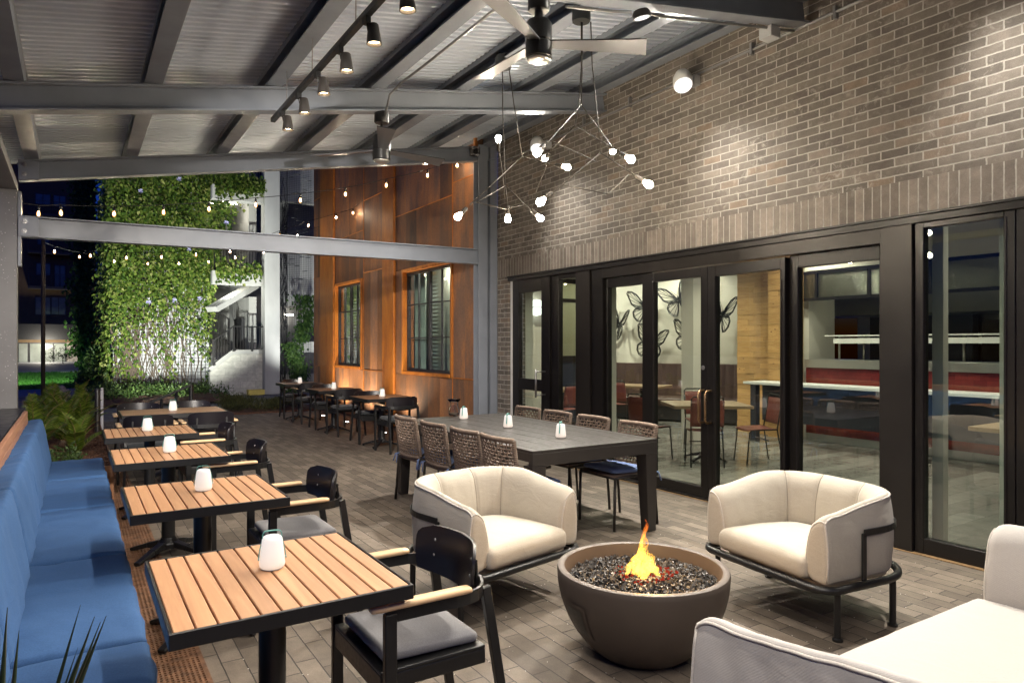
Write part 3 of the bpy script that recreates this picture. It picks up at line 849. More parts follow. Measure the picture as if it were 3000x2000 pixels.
rl = ['brown plank topped table by the rust wall nearest the camera', 'middle one of the three tables by the rust wall', 'farthest of the three tables by the rust wall']
q0 = plank_table(rl[0], (*RT[0], 0), .76, .78, 'tables along the rust steel wall')
for lab, p in zip(rl[1:], RT[1:]): dup(q0, (*p, 0), 0, lab)

# ------------------------------------------------ table lanterns
def lantern(label, loc, rz, group):
    t = thing('table_lantern', label, 'lantern', loc, rz, group); t.scale = (.80, .80, .80)
    prof = [(.0, .004), (.044, .004), (.052, .010), (.0545, .022), (.053, .036), (.0515, .052), (.0445, .118), (.0425, .130), (.038, .138), (.031, .1415), (0, .142)]
    MB().lathe(prof, seg=36).build('lamp_body', M['lant'], t, smooth=True)
    MB().lathe([(.0, .0005), (.046, .0005), (.047, .004), (0, .0042)], seg=28).build('foot', M['grey_plastic'], t)
    pts = []
    for k in range(17):
        a = PI * k / 16
        pts.append((-.040 * (abs(math.cos(a)) ** .35) * (1 if math.cos(a) > 0 else -1), 0, .132 + .032 * math.sin(a) ** .6 if 0 < k < 16 else .132))
    L = [(-.058, 0, .040), (-.052, 0, .085)] + pts + [(.052, 0, .085), (.058, 0, .040)]
    mb = MB(); n = len(L); vs = []
    for i, p in enumerate(L):
        a, b = Vector(L[max(i - 1, 0)]), Vector(L[min(i + 1, n - 1)]); d = (b - a).normalized(); nn = Vector((d.z, 0, -d.x))
        for w, h in ((-1, -1), (1, -1), (1, 1), (-1, 1)): vs.append(Vector(p) + Vector((0, .0065 * w, 0)) + nn * .0016 * h)
    fs = [(i * 4 + k, i * 4 + (k + 1) % 4, i * 4 + 4 + (k + 1) % 4, i * 4 + 4 + k) for i in range(n - 1) for k in range(4)] + [(3, 2, 1, 0), ((n - 1) * 4, (n - 1) * 4 + 1, (n - 1) * 4 + 2, (n - 1) * 4 + 3)]
    mb.add(vs, fs).build('handle', M['teal'], t)
    mb = MB()
    for s in (-1, 1): mb.lathe([(.006, 0), (.006, .006), (0, .007)], (.0535 * s, 0, .046), 10, Matrix.Rotation(R(90 * s), 3, 'Y'))
    mb.build('knob', M['white'], t)
    return t
LG = 'white table lanterns'
l0 = lantern('white glowing lantern on the nearest slat table', (.585, 2.47, TH + .001), R(-8), LG)
for (x, y, rz, lab) in ((.585, 3.98, -8, 'white glowing lantern on the second slat table from the front'), (.585, 5.52, -12, 'white glowing lantern on the third slat table from the front'),
                        (.56, 6.98, -10, 'white glowing lantern on the slat table farthest along the bench'), (.98, 8.92, 0, 'white glowing lantern on the long plank table beyond the bench'),
                        (RT[0][0], RT[0][1], 15, 'white glowing lantern on the nearest table by the rust wall'), (RT[1][0], RT[1][1], 10, 'white glowing lantern on the middle table by the rust wall'),
                        (RT[2][0], RT[2][1], 0, 'white glowing lantern on the farthest table by the rust wall')):
    dup(l0, (x, y, TH + .001), R(rz), lab)
for (y, lab) in ((4.51, 'glowing lantern with green strap nearest the camera on the dark dining table'), (5.32, 'glowing lantern with green strap in the middle of the dark dining table'),
                 (6.17, 'glowing lantern with green strap at the far end of the dark dining table')):
    dup(l0, (3.37, y, .751), R(40), lab)

# ------------------------------------------------ bistro armchairs  (front = +y)
def armchair(label, loc, rz, group, cushion='greyc'):
    t = thing('armchair', label, 'chair', loc, rz, group)
    hw = .265
    mb = MB().box(-.235, .235, -.165, .235, .425, .437).box(-.235, .235, .223, .235, .352, .425).box(-.235, -.223, -.165, .223, .372, .425).box(.223, .235, -.165, .223, .372, .425)
    mb.build('seat', M['black'], t, bevel=.004)
    vs, fs = pillow_mesh(.205, .185, .02, .019, (18, 18, 4), .012, .002, 3, 0, 8)
    MB().add(xf(vs, TR((0, .028, .460), R(1.5))), fs).build('seat_pad', M[cushion], t, smooth=True)
    for s in (-1, 1):
        MB().bar((s * hw, .215, 0), (s * hw, .215, .64), .026, .042, up=(0, 1, 0)).build('leg', M['black'], t, bevel=.003, seg=1)
        MB().bar((s * .235, -.275, 0), (s * .215, -.175, .64), .026, .036, up=(0, 1, 0)).build('leg', M['black'], t, bevel=.003, seg=1)
        MB().add(*[(lambda vf: (xf(vf[0], TR((s * hw, .100, .664))), vf[1]))(pillow_mesh(.026, .185, .011, .010, (4, 12, 2)))][0]).build('arm_pad', M['teakx'], t, smooth=True)
    pts = [(-hw, .232, .63), (-hw, -.03, .63)]
    for k in range(15):
        a = PI + PI * k / 14
        ca, sa = math.cos(a), math.sin(a)
        pts.append((hw * (abs(ca) ** .7) * (1 if ca > 0 else -1), -.03 - .180 * (abs(sa) ** .8), .63))
    pts += [(hw, -.03, .63), (hw, .232, .63)]
    MB().strip(pts, .012, .042).build('arm_rail', M['black'], t, bevel=.003, seg=1)
    # curved plywood back
    mb = MB(); nu, nv = 25, 12; W = .235; hz = .175; vs = []
    for side in (0, 1):
        for i in range(nu):
            for j in range(nv):
                u = -1 + 2 * i / (nu - 1); w = -1 + 2 * j / (nv - 1)
                # superellipse outline for rounded top corners, softly curved bottom
                k = (1 - abs(w) ** 5) ** (1 / 5.0) if w > 0 else 1.0 - .07 * abs(w) ** 2
                k = max(k, .70)
                x = W * u * k
                z = .605 + hz * (w + 1) / 2 + (.0 if w > 0 else -.018 * (1 - u * u) * abs(w))
                y = -.186 + .70 * x * x * 2.0 - .10 * (z - .60) + (.013 if side else 0)
                vs.append((x, y, z))
    N = nu * nv; fs = []
    for i in range(nu - 1):
        for j in range(nv - 1):
            a, b, c, d = i * nv + j, (i + 1) * nv + j, (i + 1) * nv + j + 1, i * nv + j + 1
            fs += [(a, b, c, d), (N + d, N + c, N + b, N + a)]
    ring = [i * nv for i in range(nu)] + [(nu - 1) * nv + j for j in range(1, nv)] + [i * nv + nv - 1 for i in range(nu - 2, -1, -1)] + [j for j in range(nv - 2, 0, -1)]
    for i in range(len(ring)):
        a, b = ring[i], ring[(i + 1) % len(ring)]
        fs.append((a, b, N + b, N + a))
    mb.add(vs, fs).build('backrest', M['black_wood'], t, auto=50)
    mb = MB()
    for s in (-1, 1):
        for z in (.665, .725):
            mb.lathe([(.006, 0), (.005, .003), (0, .004)], (s * .15, -.186 + 1.4 * .0225 - .10 * (z - .6) + .0128, z), 10, Matrix.Rotation(R(-90), 3, 'X'))
    mb.build('screw', M['chrome'], t)
    mb = MB()
    for s in (-1, 1): mb.bar((s * .15, -.176, .60), (s * .15, -.172, .72), .018, .006, up=(0, 1, 0))
    mb.build('back_bracket', M['black'], t)
    return t
AG = 'black armchairs with timber arm pads'
a0 = armchair('black armchair with grey pad nearest the camera, facing the front slat table', (1.085, 2.36, 0), R(90), AG)
cl = ['black armchair with grey pad facing the second slat table', 'black armchair facing the third slat table', 'black armchair facing the slat table farthest along the bench']
for (x, y, lab) in ((1.10, 3.99, cl[0]), (1.04, 5.45, cl[1]), (1.06, 6.82, cl[2])): dup(a0, (x, y, 0), R(90), lab)
a1 = armchair('black armchair tucked under the near right side of the long plank table', (1.27, 8.22, 0), 0, AG, 'darkc')
for (x, y, rz, lab) in ((.66, 8.22, 0, 'black armchair tucked under the near left side of the long plank table'),
                        (.68, 9.62, 180, 'black armchair behind the far left side of the long plank table'), (1.28, 9.62, 180, 'black armchair behind the far right side of the long plank table'),
                        (3.90, 9.08, 0, 'black armchair with its back to the camera at the nearest table by the rust wall'), (3.90, 10.16, 180, 'black armchair on the far side of the nearest table by the rust wall'),
                        (3.86, 11.18, 0, 'black armchair with its back to the camera at the middle table by the rust wall'), (3.86, 12.26, 180, 'black armchair on the far side of the middle table by the rust wall'),
                        (3.86, 13.30, 0, 'black armchair with its back to the camera at the farthest table by the rust wall'), (3.86, 14.40, 180, 'black armchair on the far side of the farthest table by the rust wall')):
    dup(a1, (x, y, 0), R(rz), lab)

# ------------------------------------------------ long dining table
dt = thing('dining_table', 'long charcoal metal dining table with square end legs and eight woven chairs', 'table', (3.385, 5.27, 0))
HX, HY_, TZ = .615, 1.225, .75
mb = MB()
for y0, y1 in ((-HY_, -HY_ + .16), (HY_ - .16, HY_)): mb.box(-HX + .082, HX - .082, y0, y1, TZ - .022, TZ)
mb.box(-HX, -HX + .08, -HY_, HY_, TZ - .022, TZ).box(HX - .08, HX, -HY_, HY_, TZ - .022, TZ)
n = 6; w = (2 * HX - .164) / n
for i in range(n): mb.box(-HX + .082 + i * w + .0012, -HX + .082 + (i + 1) * w - .0012, -HY_ + .163, HY_ - .163, TZ - .022, TZ - .0005)
mb.build('tabletop', M['char'], dt, bevel=.0015, seg=1)
mb = MB()
mb.box(-HX, HX, -HY_ - .002, -HY_ + .05, TZ - .115, TZ - .0225).box(-HX, HX, HY_ - .05, HY_ + .002, TZ - .115, TZ - .0225)
mb.box(-HX + .0, -HX + .04, -HY_ + .05, HY_ - .05, TZ - .085, TZ - .0225).box(HX - .04, HX, -HY_ + .05, HY_ - .05, TZ - .085, TZ - .0225)
mb.build('apron', M['char'], dt, bevel=.003)
for sx in (-1, 1):
    for sy in (-1, 1):
        a, b = sx * (HX - .06), sy * (HY_ - .06)
        MB().bar((a, b, TZ - .116), (a + sx * .012, b + sy * .012, 0.001), .12, .12, up=(0, 1, 0), w2=.085, h2=.085).build('leg', M['char'], dt, bevel=.004)
vz = thing('glass_vase', 'clear flared glass vase at the far end of the dark dining table', 'vase', (3.40, 6.44, .751))
prof = [(.0, .004), (.040, .004), (.055, .02), (.062, .05), (.055, .09), (.042, .12), (.046, .15), (.075, .185), (.071, .186), (.043, .152), (.038, .12), (.051, .088), (.058, .05), (.05, .024), (.0, .012)]
t = NT('clear glass'); b = t.n('BsdfGlass'); b.inputs['IOR'].default_value = 1.45; b.inputs[0].default_value = (.97, .95, .93, 1); t.l(b.outputs[0], t.out.inputs[0]); M['clear'] = t.m
MB().lathe(prof, seg=28, ax=1.0, ay=.8).build('vessel', M['clear'], vz, smooth=True)

# ------------------------------------------------ woven dining chairs (front = +y)
def woven_chair(label, loc, rz, group):
    t = thing('woven_chair', label, 'chair', loc, rz, group)
    W = .225
    def bk(u, w):   # back surface: u -1..1 across, w 0..1 up
        z = .46 + .36 * w
        return Vector((W * u, -.205 - .055 * w - .045 * (1 - u * u), z))
    for s in (-1, 1):
        MB().tube([(s * .235, -.26, 0), (s * .232, -.225, .42), (s * .232, -.215, .47)], .0125, 10).build('leg', M['char'], t, smooth=True)
        MB().tube([(s * .225, .21, 0), (s * .225, .20, .42)], .0125, 10).build('leg', M['char'], t, smooth=True)
    mb = MB()
    for s in (-1, 1):
        mb.tube([bk(s, w / 8) for w in range(9)], .015, 8)
        mb.tube([(s * .232, -.215, .44), (s * .225, .20, .425)], .0115, 8)
        mb.tube([(s * .232, -.215, .465), (s * .245, -.02, .60), (s * .240, .06, .605)], .011, 8)
    mb.tube([(-.225, .20, .425), (.225, .20, .425)], .0115, 8)
    mb.build('frame', M['char'], t, smooth=True)
    # rope: wrapped rails and woven rows
    mb = MB(); r_ = random.Random(4)
    for w in (0.0, 1.0): mb.tube([bk(-1 + 2 * i / 14, w) for i in range(15)], .0185, 8)
    for s in (-1, 1):
        for k in range(26):
            a, b = bk(s, (k + .08) / 26), bk(s, (k + .92) / 26)
            mb.tube([a, b], .0178, 7)
    rows, cols = 13, 22
    for r in range(rows):
        w = .07 + .88 * r / (rows - 1); pts = []
        for i in range(cols * 2 + 1):
            p = bk(-.94 + 1.88 * i / (cols * 2), w)
            p.y += .0062 * math.sin(PI * i / 2 + PI * r + .3)
            pts.append(p)
        mb.tube(pts, .0066, 5)
    for c in range(12):
        u = -.86 + 1.72 * c / 11
        pts = []
        for i in range(rows * 2 - 1):
            p = bk(u, .03 + .94 * i / (rows * 2 - 2)); p.y -= .0062 * math.sin(PI * i / 2 + PI * c + .3); pts.append(p)
        mb.tube(pts, .0060, 5)
    mb.build('woven_back', M['rope'], t, smooth=True)
    mb = MB()
    mb.tube([(-.225, -.215, .425), (.225, -.215, .425)], .017, 8)
    for k in range(22):
        y = -.20 + .40 * k / 21
        mb.tube([(-.225, y, .437), (.225, y, .437)], .0085, 6)
    mb.build('woven_seat', M['rope'], t, smooth=True)
    vs, fs = pillow_mesh(.205, .195, .018, .017, (14, 14, 3), .012, .003, 5, 0, 8)
    pad = MB().add(xf(vs, TR((0, -.005, .468), R(2))), fs).build('seat_pad', M['bluec'], t, smooth=True)
    mb = MB()
    for s in (-1, 1):
        for k in range(5):
            a = r_.uniform(-1, 1)
            p = V(s * .225, -.22, .455)
            mb.tube([p, p + V(s * .02 + .03 * a, -.03, -.02 + .02 * r_.random()), p + V(s * .02 + .05 * a, -.045, -.07 - .03 * r_.random())], .0048, 5)
    mb.build('tie', M['bluec'], pad, smooth=True)
    MB().box(-.03, .004, -.212, -.205, .45, .478).build('care_tag', M['white'], pad)
    return t
WG = 'woven rope dining chairs'
w0 = woven_chair('woven rope chair nearest the cream tub chair, left side of the dining table', (2.93, 4.37, 0), R(-90), WG)
for (x, y, rz, lab) in ((2.93, 4.88, -90, 'woven rope chair second from the camera on the left of the dining table'), (2.92, 5.44, -90, 'woven rope chair third from the camera on the left of the dining table'),
                        (2.92, 6.03, -90, 'woven rope chair at the far end on the left of the dining table'), (3.90, 4.44, 90, 'woven rope chair nearest the camera on the glass door side of the dining table'),
                        (3.90, 5.05, 90, 'woven rope chair second from the camera on the glass door side of the dining table'), (3.90, 5.62, 90, 'woven rope chair third from the camera on the glass door side of the dining table'),
                        (3.90, 6.16, 90, 'woven rope chair farthest on the glass door side of the dining table')):
    dup(w0, (x, y, 0), R(rz), lab)

# ------------------------------------------------ upholstered tub seats (front = +y)
def tub(name, label, cat, loc, rz, hw, group, mat, seat_n=1, H=.70, yb=-.36, yf=.335, seed=0, wr=.004):
    t = thing(name, label, cat, loc, rz, group)
    rc = .30
    # plan path of the outer face, from right arm front round the back to left arm front
    path = []
    for k in range(9): path.append((hw, yf - (yf - (yb + rc)) * k / 9))
    for k in range(13):
        a = R(90 * k / 12); path.append((hw - rc + rc * math.cos(a), yb + rc - rc * math.sin(a)))
    nb = max(10, int((hw - rc) * 40))
    for k in range(1, nb): path.append((hw - rc - 2 * (hw - rc) * k / nb, yb))
    for k in range(13):
        a = R(90 * k / 12); path.append((-(hw - rc) - rc * math.sin(a), yb + rc - rc * math.cos(a)))
    for k in range(1, 10): path.append((-hw, yb + rc + (yf - (yb + rc)) * k / 9))
    P = [Vector((x, y, 0)) for x, y in path]
    # resample densely
    L = [0]
    for i in range(1, len(P)): L.append(L[-1] + (P[i] - P[i - 1]).length)
    tot = L[-1]; n = int(tot / .016)
    Q = []; j = 0
    for i in range(n + 1):
        s = tot * i / n
        while j < len(L) - 2 and L[j + 1] < s: j += 1
        f = (s - L[j]) / max(L[j + 1] - L[j], 1e-9)
        Q.append((s, P[j].lerp(P[j + 1], f)))
    NQ = len(Q)
    # profile (inward offset, z, side): outer bottom -> over the top -> inner bottom
    prof = [(.030, .285), (.006, .290), (-.002, .31)] + [(-.012 * math.sin(PI * k / 9) + .012 * (k / 9) ** 2, .31 + (H - .012 - .31) * k / 9) for k in range(1, 10)]
    prof += [(.020, H + .002), (.034, H + .004), (.052, H - .004), (.074, H - .022), (.096, H - .055)]
    prof += [(.106 + .022 * (k / 8) ** .7 + .012 * math.sin(PI * k / 8), H - .09 - (H - .09 - .34) * k / 8) for k in range(0, 9)]
    prof += [(.118, .315), (.09, .295)]
    NP = len(prof)
    if hw < .7: seams = [tot * q for q in (.29, .43, .57, .71)]
    else: seams = [tot * q for q in (.2, .35, .5, .65, .8)]
    vs, fs = [], []
    def nrm(i):
        a, b = Q[max(i - 2, 0)][1], Q[min(i + 2, NQ - 1)][1]; d = (b - a).normalized()
        return Vector((-d.y, d.x, 0)) * -1, d
    cx = .07; cz = (H + .31) / 2
    ends = [(.000, .60), (.002, .84), (.009, .95), (.022, 1.0)]
    secs = []
    def section(c, nn, d, scale, push, s):
        r = []
        for k, (o, z) in enumerate(prof):
            oo = cx + (o - cx) * (1 - (1 - scale) * .9) if scale < 1 else o
            zz = cz + (z - cz) * (1 - (1 - scale) * .30) if scale < 1 else z
            g = 0
            for sm in seams:
                e = abs(s - sm)
                if e < .05 and k >= 14: g -= .015 * math.exp(-(e / .010) ** 2)
            if k >= 14 and o > .09 and scale == 1:
                e = min(abs(s - sm) for sm in seams)
                g += .008 * min(e / .08, 1)
            yl = (c + d * push).y; q_ = min(1, max(0, (yl - (yb + .22)) / (yf - yb - .22))); q_ = q_ * q_ * (3 - 2 * q_)
            e_ = min(1, max(0, (yl - (yf - .045)) / .073)); Hs = H - .062 * q_ - .060 * (1 - math.sqrt(max(0, 1 - e_ * e_)))
            zz = .30 + (zz - .30) * (Hs - .30) / (H - .30)
            p = c + nn * (oo + g) + Vector((0, 0, zz)) + d * push
            q = Vector((p.x * 7 + seed, p.y * 7, p.z * 3.5))
            wv = wr * noise.noise(q) + wr * .6 * noise.noise(q * 2.3)
            p += nn * wv
            r.append(p)
        return r
    n0, d0 = nrm(0); n1, d1 = nrm(NQ - 1)
    for (f, sca) in ends: secs.append(section(Q[0][1], n0, -d0, sca, +.026 - f, Q[0][0]))
    for i in range(1, NQ - 1):
        nn, d = nrm(i); secs.append(section(Q[i][1], nn, d, 1, 0, Q[i][0]))
    for (f, sca) in reversed(ends): secs.append(section(Q[-1][1], n1, d1, sca, +.026 - f, Q[-1][0]))
    for r in secs: vs += r
    for i in range(len(secs) - 1):
        for k in range(NP):
            k2 = (k + 1) % NP
            fs.append((i * NP + k, i * NP + k2, (i + 1) * NP + k2, (i + 1) * NP + k))
    fs.append(tuple(range(NP))); fs.append(tuple((len(secs) - 1) * NP + k for k in range(NP - 1, -1, -1)))
    sh = MB().add(vs, fs).build('back_and_arms', M[mat], t, smooth=True)
    # piping along the outer top rim and down both arm fronts
    kp = 11
    rim = [secs[i][kp] + Vector((0, 0, .001)) for i in range(2, len(secs) - 2)]
    def front(si, sg):
        r = secs[si]
        return [r[k] for k in range(kp, 1, -1)]
    pts = list(reversed(front(2, 1))) + rim + front(len(secs) - 3, 1)
    for si in (2, len(secs) - 3): MB().tube([secs[si][k] for k in range(kp, NP - 2)], .0046, 6).build('piping', M['pipe'], sh, smooth=True)
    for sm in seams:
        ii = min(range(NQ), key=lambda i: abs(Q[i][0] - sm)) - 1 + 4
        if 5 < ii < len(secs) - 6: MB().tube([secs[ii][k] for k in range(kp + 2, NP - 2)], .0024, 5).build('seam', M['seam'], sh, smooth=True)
    MB().tube(pts, .0052, 6).build('piping', M['pipe'], sh, smooth=True)
    # seat cushion(s): rounded front, following the tub inside
    for si in range(seat_n):
        wseat = 2 * (hw - .108) / seat_n
        x0 = -(hw - .108) + wseat * (si + .5)
        hx_, hy_, hz_ = wseat / 2 - .002, (yf + .06 - (yb + .115)) / 2, .062
        v2, f2 = pillow_mesh(hx_, hy_, hz_, .045, (26, 26, 6), .035, .003, seed + si, 0, 5)
        out = []
        for p in v2:
            x, y, z = p
            yy = y
            if y < 0 and seat_n == 1:   # round the back corners
                q = min(1, -y / hy_)
                x *= 1 - .20 * q ** 3
            out.append((x + x0, yy + (yf + .06 + yb + .115) / 2, z + .338 + .010 * (y / hy_)))
        MB().add(out, f2).build('seat_cushion', M[mat], t, smooth=True)
    # frame: ring, legs, arm band, straps
    rp = []; hr_, y0_, y1_ = hw + .024, yb - .024, yf + .056
    for cx_, cy_, rr_, a0_ in ((hr_ - .31, y0_ + .31, .31, -90), (hr_ - .11, y1_ - .11, .11, 0), (-hr_ + .11, y1_ - .11, .11, 90), (-hr_ + .31, y0_ + .31, .31, 180)):
        for i in range(11): rp.append((cx_ + rr_ * math.cos(R(a0_ + 9 * i)), cy_ + rr_ * math.sin(R(a0_ + 9 * i)), .268))
    MB().tube(rp, .021, 12, closed=True).build('ring', M['black'], t, smooth=True)
    for sx in (-1, 1):
        for yy in (yb + .20, yf - .06):
            mb = MB().tube([(sx * (hw + .0), yy, .255), (sx * (hw + .0), yy, .01)], .017, 12)
            mb.lathe([(.017, .018), (.026, .012), (.026, 0), (0, 0)], (sx * (hw + .0), yy, 0), 14)
            mb.build('leg', M['black'], t, smooth=True, auto=40)
    band = []
    i0 = next(i for i, (s, q) in enumerate(Q) if q.y < yf - .23); i1 = NQ - 1 - i0
    for i in range(i0, i1 + 1, 2):
        nn, d = nrm(i); p = Q[i][1] - nn * .017; band.append((p.x, p.y, .535))
    mb = MB().strip(band, .009, .036)
    for e in (band[0], band[-1]):
        mb.bar((e[0], e[1], .535), (e[0], e[1], .268), .009, .036, up=(0, 1, 0))
    mb.build('arm_band', M['black'], t, bevel=.003, seg=1)
    ns = 4 if seat_n == 1 else 8
    for k in range(ns):
        x = (-.55 + 1.10 * k / (ns - 1)) * (hw if hw < .7 else hw * 1.25)
        v2 = []
        mb = MB(); w = .055
        Lp = [(yf + .045, .262), (yf + .03, .236), (yf - .03, .222), (yb + .12, .222), (yb + .03, .24), (yb + .005, .262)]
        for i in range(len(Lp) - 1):
            mb.bar((x, Lp[i][0], Lp[i][1]), (x, Lp[i + 1][0], Lp[i + 1][1]), .10, .006)
        mb.build('strap', M['black'], t)
    v2, f2 = pillow_mesh(hw - .10, (yf - yb) / 2 - .06, .036, .03, (10, 10, 2), .0, .004, seed)
    MB().add(xf(v2, TR((0, (yf + yb) / 2 + .02, .250))), f2).build('seat_deck', M[mat], t, smooth=True)
    return t
tub('tub_chair', 'cream upholstered tub chair with its back to the dining table', 'armchair', (2.12, 3.60, 0), R(191.5), .43, 'cream upholstered tub seats', 'cream')
tub('tub_chair', 'cream upholstered tub chair standing before the wide bronze post and glass', 'armchair', (3.615, 2.44, 0), R(83.5), .43, 'cream upholstered tub seats', 'cream', seed=7, wr=.0055)
tub('loveseat', 'pale upholstered loveseat in the right foreground, cut off by the frame', 'loveseat', (2.515, 1.05, 0), 0, .985, 'cream upholstered tub seats', 'creamw', 1, H=.785, yb=-.62, seed=13, wr=.010)

# ------------------------------------------------ fire bowl
fb = thing('fire_bowl', 'round bronze concrete fire bowl filled with black lava glass', 'fire pit', (2.37, 2.50, 0)); fb.scale = (1.02, 1.02, .95)
prof = [(.0, .001), (.17, .001)] + [(.412 * math.sqrt(1 - ((.44 - z_) / .5) ** 2), z_) for z_ in (.008, .03, .06, .09, .12, .15, .18, .21, .24, .27, .30, .33, .36, .39, .415, .436)] + [(.409, .444), (.402, .447), (.382, .447), (.376, .443), (.372, .43), (.362, .36), (.0, .34)]
MB().lathe(prof, seg=72).build('bowl', M['bowl'], fb, auto=35)
# vent hatch on the side facing the bench
Mx = Matrix.Rotation(R(196), 4, 'Z')
mb = MB()
def onb(a, z, off):
    r = .385 if z > .26 else .385
    for (ra, za), (rb, zb_) in zip(prof, prof[1:]):
        if za <= z <= zb_ and zb_ > za: r = ra + (rb - ra) * (z - za) / (zb_ - za); break
    return V(math.cos(a) * (r + off), math.sin(a) * (r + off), z)
def patch(a0, a1, z0, z1, off):
    mb = MB()
    mb.grid(lambda u, w: onb(a0 + (a1 - a0) * u, z0 + (z1 - z0) * w, off), 9, 7)
    return mb
h = patch(R(166), R(188), .15, .33, .006); h.build('vent_frame', M['bowl'], fb, smooth=True)
patch(R(169), R(185), .175, .305, .009).build('vent', M['black'], fb, smooth=True)
mb = MB(); r_ = random.Random(8)
for i in range(2600):
    a = r_.uniform(0, 2 * PI); rr = .362 * math.sqrt(r_.random()); s = r_.uniform(.006, .0145)
    z = .372 + .022 * (1 - (rr / .36) ** 2) + .010 * noise.noise(V(rr * math.cos(a) * 14, rr * math.sin(a) * 14, 1)) + r_.uniform(-.008, .010)
    c = V(rr * math.cos(a), rr * math.sin(a), z)
    Rm = Matrix.Rotation(r_.uniform(0, 6.3), 3, V(r_.uniform(-1, 1), r_.uniform(-1, 1), r_.uniform(-1, 1)))
    base = [V(1, 0, -.3), V(-.4, .9, -.35), V(-.6, -.8, -.3), V(.15, .1, .85), V(-.9, .2, .25), V(.5, -.6, .45)]
    mb.add([c + Rm @ (b * s * r_.uniform(.75, 1.25)) for b in base], [(0, 1, 3), (1, 4, 3), (4, 2, 3), (2, 5, 3), (5, 0, 3), (0, 2, 1), (1, 2, 4), (0, 5, 2)])
lv = mb.build('lava_glass', M['lava'], fix=False, loc=(2.37, 2.50, -.018)); tag(lv, 'black crushed lava glass heaped inside the fire bowl', 'lava glass', kind='stuff')
mb = MB()
for i in range(110):
    a = r_.uniform(0, 2 * PI); rr = .15 * math.sqrt(r_.random()) ; s = r_.uniform(.005, .011)
    c = V(.02 + rr * math.cos(a) * 1.1, rr * math.sin(a), .394 + r_.uniform(0, .014))
    Rm = Matrix.Rotation(r_.uniform(0, 6.3), 3, V(r_.uniform(-1, 1), r_.uniform(-1, 1), 1))
    mb.add([c + Rm @ (b * s) for b in base], [(0, 1, 3), (1, 4, 3), (4, 2, 3), (2, 5, 3), (5, 0, 3), (0, 2, 1), (1, 2, 4), (0, 5, 2)])
lv2 = mb.build('embers', M['ember'], fix=False, loc=(2.37, 2.50, -.018)); tag(lv2, 'red glowing lava pieces under the flame in the bowl', 'embers', kind='stuff')
fl = thing('flame', 'yellow gas flame rising from the middle of the fire bowl', 'flame', (2.385, 2.50, .385))
for k in range(30):
    h = r_.uniform(.05, .13) if k else .27
    if k in (1, 2, 3): h = .19
    a = r_.uniform(0, 6.3); rr = 0 if k == 0 else r_.uniform(.03, .10) if k > 3 else .03
    x, y = rr * math.cos(a) , rr * math.sin(a)
    ph = r_.uniform(0, 6); pts, rad = [], []
    for i in range(22):
        q = i / 21
        pts.append((x * (1 - .7 * q) + .020 * math.sin(ph + q * 7) * q + .008 * math.sin(ph * 2 + q * 17), y * (1 - .7 * q) + .018 * math.cos(ph + q * 6) * q, h * q))
        rad.append((.022 if k == 0 else .0135) * (math.sin(PI * min(1, .18 + .82 * q)) ** .9) * (1 - .35 * q) * (1 + .25 * math.sin(ph + q * 21)) + .0008)
    MB().tube(pts, rad, 14).build('tongue', M['flame'], fl, smooth=True)
# ---------------------------------------------------------------- under the canopy
# track light
tk = thing('track_light', 'black ceiling track with a row of small warm spotlights hung on rods', 'track light', (1.45, 0, 0))
mb = MB(); mb.box(-.018, .018, -1.0, 6.10, 3.440, 3.452).box(-.018, -.012, -1.0, 6.10, 3.452, 3.475).box(.012, .018, -1.0, 6.10, 3.452, 3.475)
mb.build('track', M['black'], tk)
for y in (1.2, 2.1, 3.05, 4.0, 4.9, 5.6): MB().tube([(-.01, y, 3.475), (-.01, y, 3.712)], .004, 6).build('hanging_rod', M['chrome'], tk)
SPOTS = [(-.5 + .483 * i) for i in range(14)]
for y in SPOTS:
    mb = MB().box(-.016, .016, y - .03, y + .03, 3.405, 3.4395).tube([(.004, y, 3.405), (.012, y, 3.365)], .007, 8)
    hd = mb.build('spot_stem', M['black'], tk)
    Mh = Matrix.Rotation(R(-3), 3, 'Y')
    MB().lathe([(.0, .118), (.026, .118), (.031, .112), (.0445, .012), (.0455, .0), (.041, .0), (.036, .022), (0, .0225)], (.048, y, 3.295), 28, Mh).build('spot_head', M['rod'] if 0 else M['char'], tk, auto=35)
    MB().lathe([(.0, .0), (.0345, 0), (.0345, .003), (0, .0031)], (.0472, y, 3.313), 20, Mh).build('lens', M['lens'], tk)

# second short track, unseen, added above the bench to light from the left
SIDE = [(.12, y) for y in (-.6, .0, .6, 1.2, 1.6, 1.9)]
tk2 = thing('track_light', 'unseen short black ceiling track added over the near end of the bench', 'track light', (.12, 0, 0))
MB().box(-.018, .018, -.9, 2.2, 3.200, 3.235).build('track', M['black'], tk2)
for y in (-.5, .9, 2.0): MB().tube([(0, y, 3.235), (0, y, 3.475)], .004, 6).build('hanging_rod', M['chrome'], tk2)
for (x, y) in SIDE:
    MB().box(-.016, .016, y - .03, y + .03, 3.165, 3.1995).tube([(.004, y, 3.165), (.012, y, 3.125)], .007, 8).build('spot_stem', M['black'], tk2)
    MB().lathe([(.0, .118), (.026, .118), (.031, .112), (.0445, .012), (.0455, .0), (.041, .0), (.036, .022), (0, .0225)], (.048, y, 3.055), 28).build('spot_head', M['char'], tk2, auto=35)
    MB().lathe([(.0, .0), (.0345, 0), (.0345, .003), (0, .0031)], (.048, y, 3.073), 20).build('lens', M['lens'], tk2)
